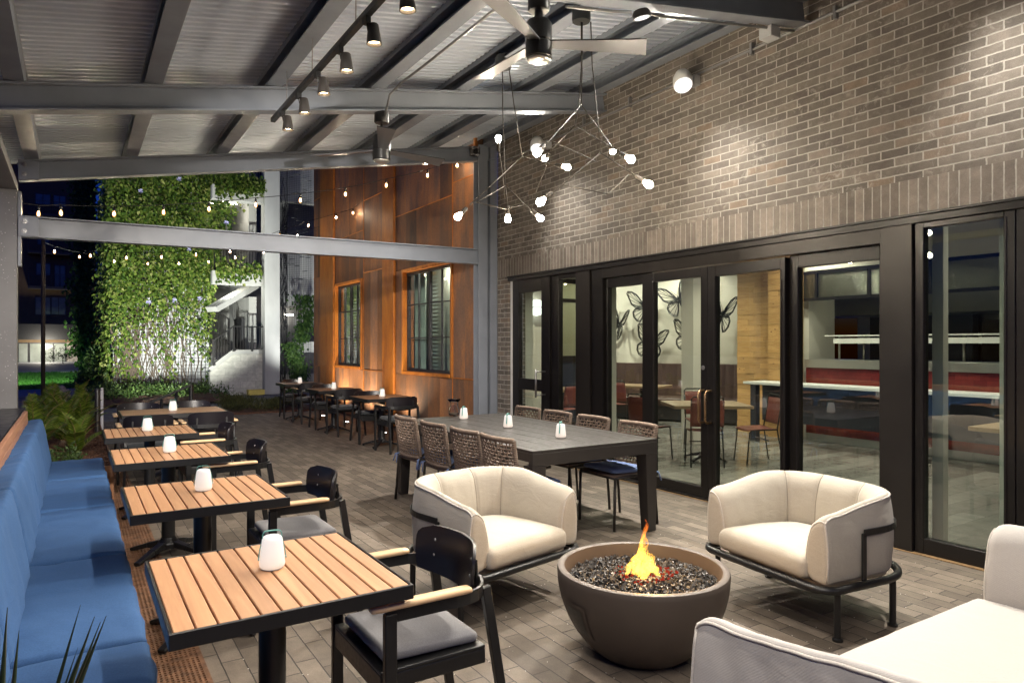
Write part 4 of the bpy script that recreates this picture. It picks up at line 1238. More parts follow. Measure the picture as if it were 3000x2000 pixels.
# ceiling fans
def fan(label, loc, angs, rodl, canopy_z):
    t = thing('ceiling_fan', label, 'fan', loc, 0, 'black ceiling fans')
    z0 = loc[2]
    MB().lathe([(.0, canopy_z), (.066, canopy_z), (.068, canopy_z - .09), (.062, canopy_z - .10), (.02, canopy_z - .105), (0, canopy_z - .105)], seg=32).build('canopy', M['black'], t, auto=40)
    MB().tube([(0, 0, canopy_z - .10), (0, 0, .20)], .0125, 12).build('downrod', M['black'], t, smooth=True)
    MB().lathe([(.0, .245), (.024, .245), (.03, .20), (.07, .185), (.083, .165), (.083, .06), (.075, .055), (.075, .05), (.083, .045), (.083, -.04), (.077, -.045), (.0, -.046)], seg=40).build('motor', M['black'], t, auto=35)
    MB().lathe([(.074, -.0465), (.072, -.056), (.05, -.066), (.02, -.070), (0, -.0705)], seg=36).build('cap', M['stainless'], t, smooth=True)
    for a in angs:
        mb = MB(); Rm = Matrix.Rotation(R(a), 4, 'Z') @ Matrix.Translation((0, 0, .05)) @ Matrix.Rotation(R(-11), 4, 'X')
        pts = [(.06, -.035), (.66, -.085), (.70, .075), (.06, .040)]
        mb.prism(pts, -.004, .004); mb.v = [tuple(Rm @ Vector(p)) for p in mb.v]
        mb.build('blade', M['blade'], t)
    return t
t = NT('fan blade'); g = t.n('NewGeometry'); sp = t.n('SeparateXYZ'); t.l(g.outputs['Normal'], sp.inputs[0])
und = t.math('LESS_THAN', sp.outputs[2], 0.0)
t.pr(t.mix(und, (.02, .02, .02), (.13, .13, .14)), .36, .5); M['blade'] = t.m
fan('black ceiling fan with silver undersided blades nearest the camera', (2.43, 3.48, 3.335), (-28, 92, 212), .1, zb(2.43) - 3.335)
fan('black ceiling fan under the far beam, beyond the track light', (2.42, 6.03, 3.28), (252, 8, 131), .1, zb(2.42) - 3.28)
# conduits
cd = MB()
cd.tube([(2.50, .0, 3.88), (2.50, 5.2, 3.88), (2.47, 5.72, 3.86), (2.43, 5.86, 3.80), (2.42, 5.95, 3.62)], .011, 8)
tag(cd.build('conduit', M['chrome'], smooth=True), 'bare metal conduit dropping from the deck to the far ceiling fan', 'conduit')
cd = MB().tube([(5.125, -1, 4.20), (5.125, 3.0, 4.175), (5.125, 8.2, 4.10)], .0125, 8)
for y in (.5, 1.4, 2.3, 3.2, 4.0, 4.8, 5.6, 6.4, 7.4): cd.box(5.108, 5.149, y - .012, y + .012, 4.118, 4.22)
tag(cd.build('conduit', M['chrome']), 'long metal conduit clipped along the top of the brick wall', 'conduit')
cd = MB().tube([(2.7, 3.555, zb(2.7) - .015), (3.1, 3.555, zb(3.1) - .015), (3.22, 3.50, zb(3.2) - .03)], .0105, 8).tube([(3.40, 3.50, zb(3.4) - .03), (3.55, 3.555, zb(3.55) - .015), (4.75, 3.555, zb(4.75) - .015), (5.1, 3.555, zb(5.1) - .02)], .0105, 8)
co = cd.build('conduit', M['chrome'], smooth=True); tag(co, 'metal conduit with a junction box under the nearest cross beam', 'conduit')
MB().box(4.74, 4.86, 3.51, 3.63, zb(4.8) - .10, zb(4.8) - .01).build('junction_box', M['grey_plastic'], co, bevel=.006)
ds = thing('flood_lamp', 'small round flood lamp on the conduit under the nearest cross beam', 'lamp', (3.31, 3.50, zb(3.31) - .035))
Mh = Matrix.Rotation(R(-14), 3, 'Y')
MB().lathe([(0, .02), (.05, .02), (.062, .0), (.062, -.028), (.056, -.032), (.053, -.028), (0, -.027)], seg=32, M=Mh).build('housing', M['char'], ds, auto=40)
MB().lathe([(0, -.0285), (.052, -.0285), (.052, -.031), (0, -.033)], seg=28, M=Mh).build('lens', M['white_glow'], ds)
# white wall floods
FL = []
for (y, z, lab) in ((4.66, 4.05, 'rounded white flood light on the brick wall, nearer the camera'), (7.12, 4.03, 'rounded white flood light on the brick wall, behind the far hanging bulbs')):
    t = thing('wall_flood', lab, 'lamp', (WX_ - .20, y, z), 0, 'white wall flood lights')
    dirv = Vector((-.28, -.40, -.88)).normalized(); Q = dirv.to_track_quat('Z', 'Y').to_matrix()
    MB().lathe([(0, -.125), (.035, -.12), (.068, -.098), (.088, -.05), (.094, .0), (.092, .038), (.084, .05), (0, .05)], seg=36, M=Q, ay=1.12).build('housing', M['white'], t, smooth=True, auto=50)
    MB().lathe([(0, .0505), (.083, .0505), (.08, .056), (0, .060)], seg=32, M=Q, ay=1.12).build('lens', M['white_glow'], t)
    MB().box(.03, .11, -.035, .035, -.02, .075).build('bracket', M['white'], t, bevel=.01)
    MB().box(.115, .196, -.045, .045, -.01, .09).build('junction_box', M['grey_plastic'], t, bevel=.006)
    FL.append((WX_ - .20, y, z, dirv))
bx = thing('wall_box', 'clear weatherproof box on the gable end by the deck edge', 'box', (4.72, 8.30, 4.16))
MB().box(-.05, .05, -.05, .05, 0, .11).build('cover', M['clear'], bx, bevel=.008)
MB().box(-.06, .06, .051, .06, -.01, .12).build('backplate', M['char'], bx)

# chandeliers of bent rods and bare bulbs
def chandelier(label, can_c, rods, bulbs):
    t = thing('rod_chandelier', label, 'chandelier', can_c, 0, 'bent rod chandeliers')
    o = Vector(can_c)
    MB().lathe([(0, .14), (.07, .14), (.072, .045), (.066, .03), (.02, .028), (0, .028)], seg=28).build('canopy', M['black'], t, auto=40)
    for pl in rods:
        MB().tube([Vector(p) - o for p in pl], .0044, 7).build('rod', M['rod'], t, smooth=True)
    for (p, d) in bulbs:
        p = Vector(p) - o; d = Vector(d).normalized(); Q = d.to_track_quat('Z', 'Y').to_matrix()
        s = MB().lathe([(0, -.115), (.013, -.115), (.017, -.105), (.0185, -.045), (.0165, -.04), (0, -.04)], p, 18, Q).build('socket', M['rod'], t, auto=40)
        MB().lathe([(.012, -.041), (.013, -.032), (.019, -.02), (.0245, -.004), (.0258, .008), (.0235, .020), (.016, .029), (.007, .033), (0, .0335)], p, 20, Q).build('bulb', M['bulb'], t, smooth=True)
    return t
c1 = (3.25, 4.09, 3.94); c2 = (3.22, 5.16, 3.94)
chandelier('bent rod chandelier with bare bulbs nearer the camera', c1,
    [[(3.25, 4.09, 3.97), (3.22, 4.05, 3.61), (3.17, 4.02, 3.29), (3.09, 3.96, 3.12)], [(3.26, 4.09, 3.97), (3.26, 4.09, 3.63), (3.25, 4.09, 3.34)],
     [(3.25, 4.09, 3.34), (2.79, 3.86, 2.94), (2.70, 3.80, 2.87)], [(3.25, 4.09, 3.34), (3.80, 4.39, 3.20)], [(3.31, 4.05, 3.97), (3.26, 3.97, 3.59), (3.22, 3.87, 3.25), (3.18, 3.78, 2.89)],
     [(3.09, 3.96, 3.12), (3.08, 3.46, 2.805)], [(3.09, 3.96, 3.12), (3.3, 4.53, 3.12)], [(3.18, 3.78, 2.89), (2.72, 3.77, 2.53)], [(3.18, 3.78, 2.89), (3.31, 3.50, 2.66)],
     [(2.79, 3.86, 2.94), (3.16, 3.8, 2.83)], [(2.84, 3.76, 2.61), (3.03, 3.52, 2.53), (3.25, 3.56, 2.7)]],
    [((2.63, 3.78, 2.81), (-.10, -.05, -.09)), ((3.85, 4.42, 3.16), (.2, .12, -.05)), ((3.09, 3.37, 2.74), (0, -.2, -.12)), ((3.37, 4.73, 3.10), (.07, .2, -.01)), ((2.65, 3.77, 2.48), (-.46, 0, -.36)), ((3.33, 3.45, 2.62), (.13, -.28, -.22))])
chandelier('bent rod chandelier with bare bulbs farther from the camera', c2,
    [[(3.21, 5.16, 3.97), (3.2, 5.14, 3.6), (3.19, 5.09, 3.04), (3.19, 5.08, 2.91)], [(3.26, 5.13, 3.97), (3.26, 5.04, 3.59), (3.26, 4.92, 3.14)],
     [(3.26, 4.92, 3.14), (2.66, 4.77, 2.63)], [(3.26, 4.92, 3.14), (3.35, 4.57, 3.0)], [(3.19, 5.08, 2.91), (3.31, 4.84, 2.66)], [(3.19, 5.08, 2.91), (3.21, 5.07, 2.71)],
     [(3.24, 5.17, 2.83), (3.25, 5.22, 3.03), (3.24, 5.27, 3.30)], [(2.73, 4.78, 2.66), (3.19, 5.06, 2.70), (3.27, 4.91, 2.72)], [(3.19, 5.08, 2.91), (2.73, 4.79, 2.66)], [(3.36, 4.85, 2.84), (3.32, 4.64, 3.01)]],
    [((2.56, 4.78, 2.53), (-.6, -.1, -.55)), ((3.40, 4.47, 2.97), (.1, -.3, -.1)), ((3.33, 4.75, 2.59), (.1, -.22, -.22)), ((3.21, 5.07, 2.62), (0, 0, -1)), ((3.24, 5.28, 3.38), (0, .03, 1))])

# string lights
def strand(label, pts, bulbs):
    t = thing('string_light', label, 'string light', (0, 0, 0), 0, 'strands of small bulbs')
    P = [Vector(pts[0])] + [Vector(b) + V(0, 0, .085) for b in bulbs] + [Vector(pts[1])]
    W = []
    for a, b in zip(P, P[1:]):
        for k in range(6):
            q = k / 6; w = a.lerp(b, q); w.z -= .10 * (a - b).length * q * (1 - q) * .5; W.append(w)
    W.append(P[-1])
    MB().tube(W, .0045, 5).build('wire', M['black'], t)
    for b in bulbs:
        b = Vector(b)
        s = MB().lathe([(.004, .085), (.009, .07), (.014, .062), (.014, .026), (0, .026)], b, 10).build('bulb_socket', M['black'], t)
        gb = MB().lathe([(.009, .026), (.0155, .012), (.019, -.006), (.0175, -.024), (.010, -.036), (0, -.040)], b, 12).build('bulb', M['amber'], t, smooth=True)
        MB().lathe([(0, .016), (.005, .012), (.006, -.018), (0, -.022)], b, 8).build('filament', M['filament'], gb)
    return t
strand('strand of bulbs just beyond the sloping far beam, rising to the rust wall', ((-.47, 8.9, 3.02), (4.9, 8.9, 4.36)),
       [(x, 8.9, z) for x, z in ((-.32, 2.92), (-.12, 2.95), (.38, 2.99), (.88, 3.06), (1.37, 3.15), (1.91, 3.26), (2.46, 3.38), (3.06, 3.53), (3.64, 3.72), (4.27, 3.94), (4.75, 4.15))])
strand('strand of bulbs from the thin pole to the near part of the rust wall', ((-.43, 13.8, 3.2), (4.9, 13.2, 4.42)),
       [(x, 13.5, z) for x, z in ((-.27, 3.04), (.23, 3.01), (.76, 3.01), (1.3, 3.06), (1.86, 3.14), (2.44, 3.24), (2.9, 3.42), (3.34, 3.62), (3.89, 3.86), (4.45, 4.07), (4.80, 4.2))])
strand('farthest strand of bulbs, crossing in front of the green wall', ((-.44, 14.05, 3.25), (4.9, 16.1, 4.3)),
       [(x, 15.9, z) for x, z in ((.09, 3.24), (.68, 3.19), (1.28, 3.18), (1.86, 3.22), (2.44, 3.29), (2.98, 3.42), (3.58, 3.58), (4.33, 4.02))])
pl = thing('pole', 'thin bronze pole carrying the string lights beyond the planter', 'pole', (-.44, 14.0, 0))
MB().tube([(0, 0, 0), (0, 0, 3.32)], .032, 14).build('post', M['rod'], pl, smooth=True)

# ---------------------------------------------------------------- garden
pb = thing('planter_bed', 'rust steel edged planting bed with pine mulch at the end of the bench', 'planter', (0, 0, 0))
mb = MB().box(-.72, .33, 7.72, 7.735, 0, .335).box(.318, .33, 7.735, 12.6, 0, .335).box(-.72, .33, 12.6, 12.612, 0, .335).box(-.72, -.708, 7.735, 12.6, 0, .335)
mb.build('edging', M['corten'], pb)
mb = MB()
mb.grid(lambda u, w: (-.707 + 1.024 * u, 7.737 + 4.86 * w, .27 + .035 * noise.noise(V(u * 4, w * 16, 0)) + .03 * noise.noise(V(u * 12, w * 50, 3))), 30, 110)
mb.build('soil', M['soil'], pb)
mb = MB(); r_ = random.Random(21)
for i in range(5200):
    x, y = r_.uniform(-.70, .315), r_.uniform(7.75, 12.58); a = r_.uniform(0, PI); l = r_.uniform(.015, .05); z = .29 + r_.uniform(0, .035)
    dx, dy = math.cos(a) * l, math.sin(a) * l; s = .005
    mb.add([(x - dx, y - dy, z), (x + s, y - s, z + .006), (x + dx, y + dy, z + r_.uniform(-.01, .02)), (x - s, y + s, z + .008)], [(0, 1, 2, 3)])
mb.build('mulch', M['mulch'], pb, fix=False)
def cycad(label, loc, nfr, L, seed, up=.5):
    t = thing('cycad', label, 'plant', loc, 0, 'cycads in the planting bed')
    r_ = random.Random(seed); mb = MB(); st = MB()
    for k in range(nfr):
        a = 2 * PI * k / nfr + r_.uniform(-.3, .3); el = r_.uniform(.45, 1.35) * up + .35; l = L * r_.uniform(.75, 1.1)
        d = V(math.cos(a), math.sin(a), 0); pts = []
        for i in range(17):
            q = i / 16
            ang = el - q * q * r_.uniform(.95, 1.0) * .95
            pts.append((pts[-1] if pts else V(0, 0, .02)) + (d * math.cos(ang) + V(0, 0, math.sin(ang))) * (l / 16 if i else 0))
        st.tube(pts, [.006 * (1 - .7 * i / 16) for i in range(17)], 5)
        sd = d.cross(V(0, 0, 1))
        for i in range(3, 34):
            q = i / 34; f = q * 16; j = int(f); p = pts[j].lerp(pts[min(j + 1, 16)], f - j); tg = (pts[min(j + 1, 16)] - pts[max(j - 1, 0)]).normalized()
            up_ = sd.cross(tg)
            ll = l * .23 * math.sin(PI * min(1, .12 + q * .95)) ** .6
            for s in (-1, 1):
                dd = (sd * s * 1.0 + tg * .55 + up_ * .28 * (1 if up_.z > 0 else -1)).normalized(); wv = tg * .0075
                tip = p + dd * ll + V(0, 0, -.012 * ll / .1)
                mid = p + dd * ll * .45
                mb.add([p - wv * .7, mid - wv * 1.2, tip, mid + wv * 1.2, p + wv * .7], [(0, 1, 2, 3, 4)])
    mb.build('fronds', M['frond'], t, fix=False)
    st.build('frond_stalks', M['dryleaf'], t, smooth=True)
    MB().lathe([(.05, -.06), (.055, 0), (.03, .05), (0, .06)], seg=12).build('trunk', M['bark'], t)
    return t
for (x, y, n, L, up, lab) in ((.02, 8.98, 11, .50, 1.0, 'bright young cycad at the front of the planting bed, nearest the slat tables'),
                              (-.38, 9.35, 15, .60, 1.0, 'dark cycad at the left of the planting bed beside the steel column'),
                              (-.12, 10.05, 16, .66, 1.1, 'large cycad in the middle of the planting bed'),
                              (-.46, 10.6, 15, .66, 1.1, 'cycad at the back left of the planting bed near the thin pole'),
                              (.10, 11.0, 15, .62, 1.1, 'cycad at the right rear of the planting bed'),
                              (-.25, 11.7, 15, .70, 1.15, 'tall cycad toward the far end of the planting bed'),
                              (.08, 12.15, 14, .68, 1.15, 'cycad at the far right corner of the planting bed')):
    cycad(lab, (x, y, .28), n, L, int(x * 100 + y * 7), up)
def leafball(mb, c, rad, n, size, r_, flat=1.0, up=.3):
    for i in range(n):
        v = V(r_.gauss(0, 1), r_.gauss(0, 1), r_.gauss(0, 1)); v.normalize(); v *= r_.random() ** .45
        p = Vector(c) + V(v.x * rad[0], v.y * rad[1], v.z * rad[2])
        d = (v + V(r_.uniform(-.6, .6), r_.uniform(-.6, .6), up + r_.uniform(-.5, .5))).normalized(); s = size * r_.uniform(.6, 1.3)
        sd = d.orthogonal().normalized(); sd = Matrix.Rotation(r_.uniform(0, 6.3), 3, d) @ sd
        nn = d.cross(sd)
        mb.add([p, p + d * s * .5 + sd * s * .28 * flat, p + d * s + nn * s * .1, p + d * s * .5 - sd * s * .28 * flat], [(0, 1, 2, 3)])
r_ = random.Random(31)
hb = thing('herb_clump', 'low leafy green herb clump in front of the cycads at the bench end', 'plant', (-.18, 8.1, .30))
mb = MB()
for i in range(34):
    x, y = r_.gauss(0, .14), r_.gauss(0, .16); h = r_.uniform(.08, .22); tip = V(x + r_.uniform(-.08, .08), y + r_.uniform(-.08, .08), h)
    for k in range(16):
        q = k / 16; p = V(x, y, 0).lerp(tip, q)
        leafball(mb, p, (.025, .025, .01), 2, .034, r_)
mb.build('foliage', M['shrub'], hb, fix=False)
for (x, y, rx, lab) in ((3.12, 16.35, .42, 'taller rounded juniper clump at the left of the low hedge strip'), (3.95, 16.35, .50, 'low juniper clump at the right of the hedge strip beside the rust wall')):
    hb = thing('juniper', lab, 'plant', (x, y, 0), 0, 'low junipers beyond the patio')
    mb = MB(); h = .24 if x < 3.5 else .16
    for k in range(52):
        leafball(mb, (r_.gauss(0, rx * .45), r_.gauss(0, .26), h * r_.uniform(.25, 1.25)), (.12, .12, .07), 85, .06, r_, .30, .9)
    mb.build('foliage', M['juniper'], hb, fix=False)
    MB().tube([(0, 0, -.02), (0, 0, .12)], .02, 8).build('stem', M['bark'], hb)
g = MB().box(2.6, 4.9, 15.7, 17.3, -.011, .02).build('mulch_bed', M['soil']); tag(g, kind='structure')
# mulch bed below the green wall
mb = MB(); mb.grid(lambda u, w: (.45 + 3.15 * u, 18.9 + 4.05 * w, .03 + .10 * math.sin(PI * min(1, w * 1.2 + .02)) + .05 * noise.noise(V(u * 14, w * 14, 5))), 60, 60)
g = mb.build('mulch_bed', M['soil']); tag(g, kind='structure')
mb = MB()
for i in range(150):
    x, y = r_.uniform(.35, 3.7), r_.uniform(20.6, 22.85)
    if r_.random() < .35: y = r_.uniform(19.6, 22.5)
    leafball(mb, (x, y, .18), (.20, .16, .15 + .14 * r_.random()), 60, .075, r_, .8)
tag(mb.build('ground_cover', M['shrub'], fix=False), kind='stuff')
bl = thing('bollard', 'dark round steel post beside the planting bed', 'post', (.27, 10.95, 0))
MB().lathe([(.034, 0), (.034, .885), (.028, .905), (0, .915)], seg=20).build('post', M['char'], bl, smooth=True, auto=40)
sk = thing('stake', 'short pale marker stake behind the dark round post', 'post', (.42, 14.2, 0))
MB().box(-.022, .022, -.012, .012, 0, .74).build('post', M['white'], sk, bevel=.004)
hr = thing('handrail', 'short black sloping handrail behind the long plank table', 'handrail', (1.5, 11.45, 0))
mb = MB().tube([(.01, 0, 0), (.01, 0, .90)], .032, 12)
mb.build('post', M['black'], hr, smooth=True, auto=40)
for (x, h) in ((-.20, .80), (-.40, .70), (-.58, .62)): MB().tube([(x, -.05, 0), (x, -.05, h)], .022 if x > -.5 else .03, 10).build('post', M['black'], hr, smooth=True)
MB().bar((.02, 0, .90), (-.60, -.05, .63), .06, .03).build('rail', M['black'], hr, bevel=.006)
rk = thing('boulder', 'pale pinkish boulder behind the cycads', 'rock', (-.36, 22.5, 0))
vs, fs = pillow_mesh(.26, .22, .2, .18, (12, 12, 10), .02, .06, 4, 0, 5)
MB().add(xf(vs, TR((0, 0, .15))), fs).build('stone', plain('pink granite', (.34, .27, .25), .8, 0, .2, 9, 40, .4, .01), rk, smooth=True)
# yucca in the near left corner
yc = thing('yucca', 'dark spiky yucca leaves in the near left corner over the bench', 'plant', (-.10, 1.20, .70))
mb = MB()
for (dx, dy, dz, l) in ((.140, -.03, .46, 1), (.108, -.015, .478, 1), (.126, .0, .452, 1), (.134, .02, .435, 1), (.105, .03, .40, 1), (.018, .04, .475, 1), (.034, .0, .452, 1), (.05, -.03, .375, 1), (-.02, .03, .49, 1), (.08, .01, .36, 1), (.09, -.05, .34, 1), (-.01, -.04, .40, 1), (.15, .03, .33, 1), (-.06, .0, .40, 1)):
    pts = []
    for i in range(13):
        q = i / 12; pts.append(V(dx * q, dy * q, .10 * 0 + dz * q - .04 * q * q))
    a_ = R(-20) + 1.1 * math.sin(dx * 173 + dz * 91); ax_ = V(dx, dy, dz).normalized(); nn = V(math.sin(a_), -math.cos(a_), 0); sd = ax_.cross(nn).normalized()
    vs = []
    for i, p in enumerate(pts):
        w = .0115 * (1 - (i / 12) ** 1.5) * min(1, .55 + i / 12)
        if i == 12: w = .0004
        e_ = 1.02 - (i / 12) ** 2; vs += [p - sd * w + nn * -.004 * e_, p + nn * .004 * e_, p + sd * w + nn * -.004 * e_, p - nn * .006 * e_]
    fs = [(i * 4 + k, i * 4 + (k + 1) % 4, i * 4 + 4 + (k + 1) % 4, i * 4 + 4 + k) for i in range(12) for k in range(4)]
    mb.add(vs, fs)
mb.build('leaves', M['agave'], yc, smooth=True)
pt = thing('tall_planter', 'tall dark planter holding the spiky yucca at the bench end', 'planter', (-.10, 1.20, 0))
MB().lathe([(0, 0), (.16, 0), (.20, .68), (.19, .70), (.17, .68), (0, .66)], seg=4).build('pot', M['frame'], pt, rot=(0, 0, R(45)), bevel=.005)

# ---------------------------------------------------------------- parking garage with the green wall
pg = thing('parking_garage', 'pale concrete parking garage with an open stair behind the green wall', 'building', (0, 0, 0))
MB().box(.95, 3.55, 23.0, 25.0, 0, 10).build('tower_wall', M['tower'], pg)
mb = MB()
for i in range(25): mb.box(.95 + i * .1075, .955 + i * .1075 + .005, 22.94, 22.95, .1, 9)
for i in range(85): mb.box(.95, 3.55, 22.93, 22.9395, .12 + i * .1075, .128 + i * .1075)
mb.build('wire_trellis', M['wire'], pg, fix=False)
MB().box(4.83, 5.28, 21.3, 21.8, 0, 10).build('concrete_column', M['conc'], pg, bevel=.02)
for z0, z1 in ((3.28, 3.68), (5.78, 6.2), (8.3, 8.7)):
    MB().box(3.4, 4.828, 21.5, 21.8, z0, z1).build('slab_edge', M['conc'], pg, bevel=.01)
    MB().box(3.552, 4.828, 21.801, 25.6, z1 - .22, z1 - .02).build('slab', M['conc'], pg)
MB().box(3.0, 7.2, 25.7, 26.0, 0, 10).build('rear_wall', M['conc'], pg)
MB().box(4.6, 4.828, 22.4, 25.6, 0, 3.0).box(4.6, 4.828, 22.4, 25.6, 3.7, 10).build('side_wall', M['conc'], pg)
MB().box(4.50, 4.598, 23.0, 24.2, 1.0, 2.35).build('door_opening', M['winf'], pg)
# block wall with sloping top
mb = MB(); pts = [(3.35, 0), (4.828, 0), (4.828, 1.22), (3.98, 1.22), (3.35, .70)]
vs = [(x, 21.6, z) for x, z in pts] + [(x, 21.8, z) for x, z in pts]; n = 5
mb.add(vs, [tuple(range(n)), tuple(range(2 * n - 1, n - 1, -1))] + [(i, (i + 1) % n, n + (i + 1) % n, n + i) for i in range(n)])
mb.build('stair_wall', M['block'], pg)
MB().bar((3.35, 21.7, .77), (3.98, 21.7, 1.29), .26, .13).box(3.97, 4.827, 21.57, 21.83, 1.221, 1.35).build('coping', M['conc'], pg, bevel=.006)
mb = MB()
for k in range(6): mb.box(3.56, 4.59, 21.85 + k * .28, 21.85 + (k + 1) * .28, 0, 1.0 + k * .05)
mb.build('stair', M['concd'], pg)
MB().bar((3.45, 21.9, 2.55), (4.75, 22.6, 3.35), .5, .16).build('stair_flight', M['conc'], pg)
def railing(name, a, b, h, n, parent, posts=(0, 1), th=.022):
    a, b = Vector(a), Vector(b); mb = MB()
    mb.bar(a + V(0, 0, h), b + V(0, 0, h), .045, .035); mb.bar(a + V(0, 0, .08), b + V(0, 0, .08), .03, .025)
    for i in range(n + 1):
        p = a.lerp(b, i / n); mb.bar(p + V(0, 0, .09), p + V(0, 0, h - .018), .016, .016)
    for q in posts:
        p = a.lerp(b, q); mb.bar(p, p + V(0, 0, h + .03), .05, .05)
    return mb.build(name, M['black'], parent, fix=False)
railing('railing', (3.99, 21.5, 1.30), (4.82, 21.5, 1.30), .74, 9, pg, (0, .62))
railing('railing', (3.40, 21.5, .86), (3.97, 21.5, 1.30), .74, 7, pg, (0.06,))
railing('railing', (3.5, 21.75, 3.68), (4.82, 21.75, 3.68), .95, 16, pg)
railing('railing', (3.5, 21.75, 6.2), (4.82, 21.75, 6.2), .95, 16, pg)
railing('railing', (3.5, 22.9, 2.0), (4.1, 22.9, 1.5), .8, 6, pg)
MB().box(4.36, 4.82, 21.25, 21.55, 0, .16).build('step', plain('yellow painted kerb', (.62, .50, .12), .7), pg, bevel=.01)
# screened bay to the right
for z0, z1 in ((0, .55), (1.25, 1.6), (2.75, 4.75), (6.1, 10)): MB().box(5.285, 7.4, 22.3, 22.6, z0, z1).build('screen_wall', M['conc'], pg)
MB().box(5.282, 7.4, 23.6, 23.7, 0, 10).build('bay_back', M['concd'], pg)
mb = MB()
for i in range(19): mb.box(5.44 + i * .055, 5.446 + i * .055, 21.92, 21.93, .3, 9)
for i in range(150): mb.box(5.42, 6.44, 21.91, 21.918, .32 + i * .058, .325 + i * .058)
mb.box(5.36, 5.42, 21.88, 21.94, .1, 9)
mb.build('wire_screen', M['wire'], pg, fix=False)
for (x, y, z, a) in ((3.95, 22.3, 3.38, 0), (3.78, 23.2, 5.90, 8), (4.02, 22.3, 5.87, 8), (6.05, 23.3, 2.5, 0)):
    MB().obox((x, y, z), (.52 if x < 5 else .35, .10, .05), Matrix.Rotation(R(35), 3, 'Z')).build('light_tube', M['fixture_glow'], pg)

# climbing vines
def leaf_on(mb, p, nrm, s, r_):
    d = (V(r_.uniform(-.7, .7), r_.uniform(-.35, .1), -1 + r_.uniform(-.3, .6)) + nrm * r_.uniform(-.1, .7)).normalized()
    sd = d.cross(nrm + V(r_.uniform(-.6, .6), r_.uniform(-.4, .4), r_.uniform(-.5, .5))).normalized(); nn = sd.cross(d)
    w = .34 * r_.uniform(.8, 1.2)
    mb.add([p, p + d * s * .42 + sd * s * w + nn * s * .10, p + d * s, p + d * s * .42 - sd * s * w + nn * s * .10], [(0, 1, 2, 3)])
def cover(x, z):
    t_ = min(1, max(0, (z - .15) / 3.1))
    c = .08 + .40 * min(1, max(0, (z - .6) / 2.2)) + .5 * min(1, max(0, (z - 2.4) / 1.3))
    c += .75 * math.exp(-((x - 1.15) / .30) ** 2) * (1 - .25 * t_) + .34 * math.exp(-((x - 3.42) / .18) ** 2)
    nz = noise.noise(V(x * 1.9, z * .85, 4)) * .55 + noise.noise(V(x * 4.6, z * 2.4, 9)) * .35
    c += nz * (1.0 - .35 * t_)
    if z > 4.2: c = max(c, .8)
    return max(0, min(1, c))
vn = thing('climbing_vine', 'lush flowering vine covering the pale garage tower on a wire trellis', 'vine', (0, 0, 0))
mb = MB(); r_ = random.Random(77); nl = 0
for i in range(52000):
    x = r_.uniform(.78, 3.68); z = 8.4 * r_.random()
    if r_.random() > cover(x, z) * (.16 + .44 * min(1, max(0, (z - 1.6) / 2.4))): continue
    depth = .05 + (.32 * min(1, z / 4) + .08) * r_.random() * (.6 + .6 * (noise.noise(V(x * 2, z * 1.6, 2)) + .5))
    leaf_on(mb, V(x, 22.92 - depth, z), V(0, -1, .15), r_.uniform(.06, .14), r_)
# side and overhang onto the slab edges and the left corner
for i in range(3600):
    z = 8.3 * r_.random() ** .8; x = .88 - abs(r_.gauss(0, .13)); leaf_on(mb, V(x, r_.uniform(22.75, 23.8), z), V(-1, -.5, .1), r_.uniform(.08, .16), r_)
for zc_, n, xm in ((6.25, 1500, 4.85), (3.74, 420, 4.75)):
    for i in range(n):
        u = r_.random() ** 1.4; x = 3.5 + (xm - 3.5) * u; leaf_on(mb, V(x, 21.44 - .12 * r_.random(), zc_ + r_.gauss(.05 if zc_ > 5 else 0, .20 * (1.05 - .5 * u))), V(0, -1, .1), r_.uniform(.08, .15), r_)
for i in range(1500):
    z = r_.uniform(4.1, 7.4); x = 3.5 + abs(r_.gauss(0, .32)) * min(1, (z - 3.8) / 2.0); leaf_on(mb, V(x, 21.6 + r_.uniform(0, .8), z), V(0, -1, .1), r_.uniform(.08, .16), r_)
mb.build('foliage', M['leaf'], vn, fix=False)
mb = MB()
for i in range(74):
    x = r_.choice((r_.uniform(.95, 1.5), r_.uniform(1.1, 3.5), r_.uniform(1.6, 2.9))); pts = []; z = .1; top_ = r_.uniform(2.4, 6)
    while z < top_:
        pts.append((x, 22.90 - .02 * r_.random(), z)); x += r_.gauss(0, .045); z += .17
    mb.tube(pts, [.013 * (1 - .5 * q / len(pts)) for q in range(len(pts))], 4, caps=False)
mb.build('stems', M['stem'], vn, fix=False)
mb = MB()
for i in range(12):
    x, z = r_.uniform(1.2, 4.0), r_.uniform(2.7, 7.2); p = V(x, 22.45 if x < 3.5 else 21.5, z)
    for k in range(5):
        a = k * 1.256 + r_.random(); s = .055; mb.add([p, p + V(math.cos(a) * s + .02, -.02, math.sin(a) * s), p + V(math.cos(a + .5) * s * 1.3, -.03, math.sin(a + .5) * s * 1.3), p + V(math.cos(a + 1) * s, -.02, math.sin(a + 1) * s)], [(0, 1, 2, 3)])
mb.build('flowers', M['flower'], vn, fix=False)
v2 = thing('climbing_vine', 'thin vine climbing the wire screen beside the rust wall', 'vine', (5.9, 21.85, 0))
mb = MB()
for i in range(2200):
    z = 3.1 * r_.random() ** .9; c = .28 if z > 1.6 else -.05
    x = r_.gauss(c + .12 * math.sin(z * 3), .15 if z < 2.6 else .24)
    if -.45 < x < .5: leaf_on(mb, V(x, -.05 - .12 * r_.random(), z), V(0, -1, .1), r_.uniform(.06, .12), r_)
mb.build('foliage', M['leafd'], v2, fix=False)
mb = MB()
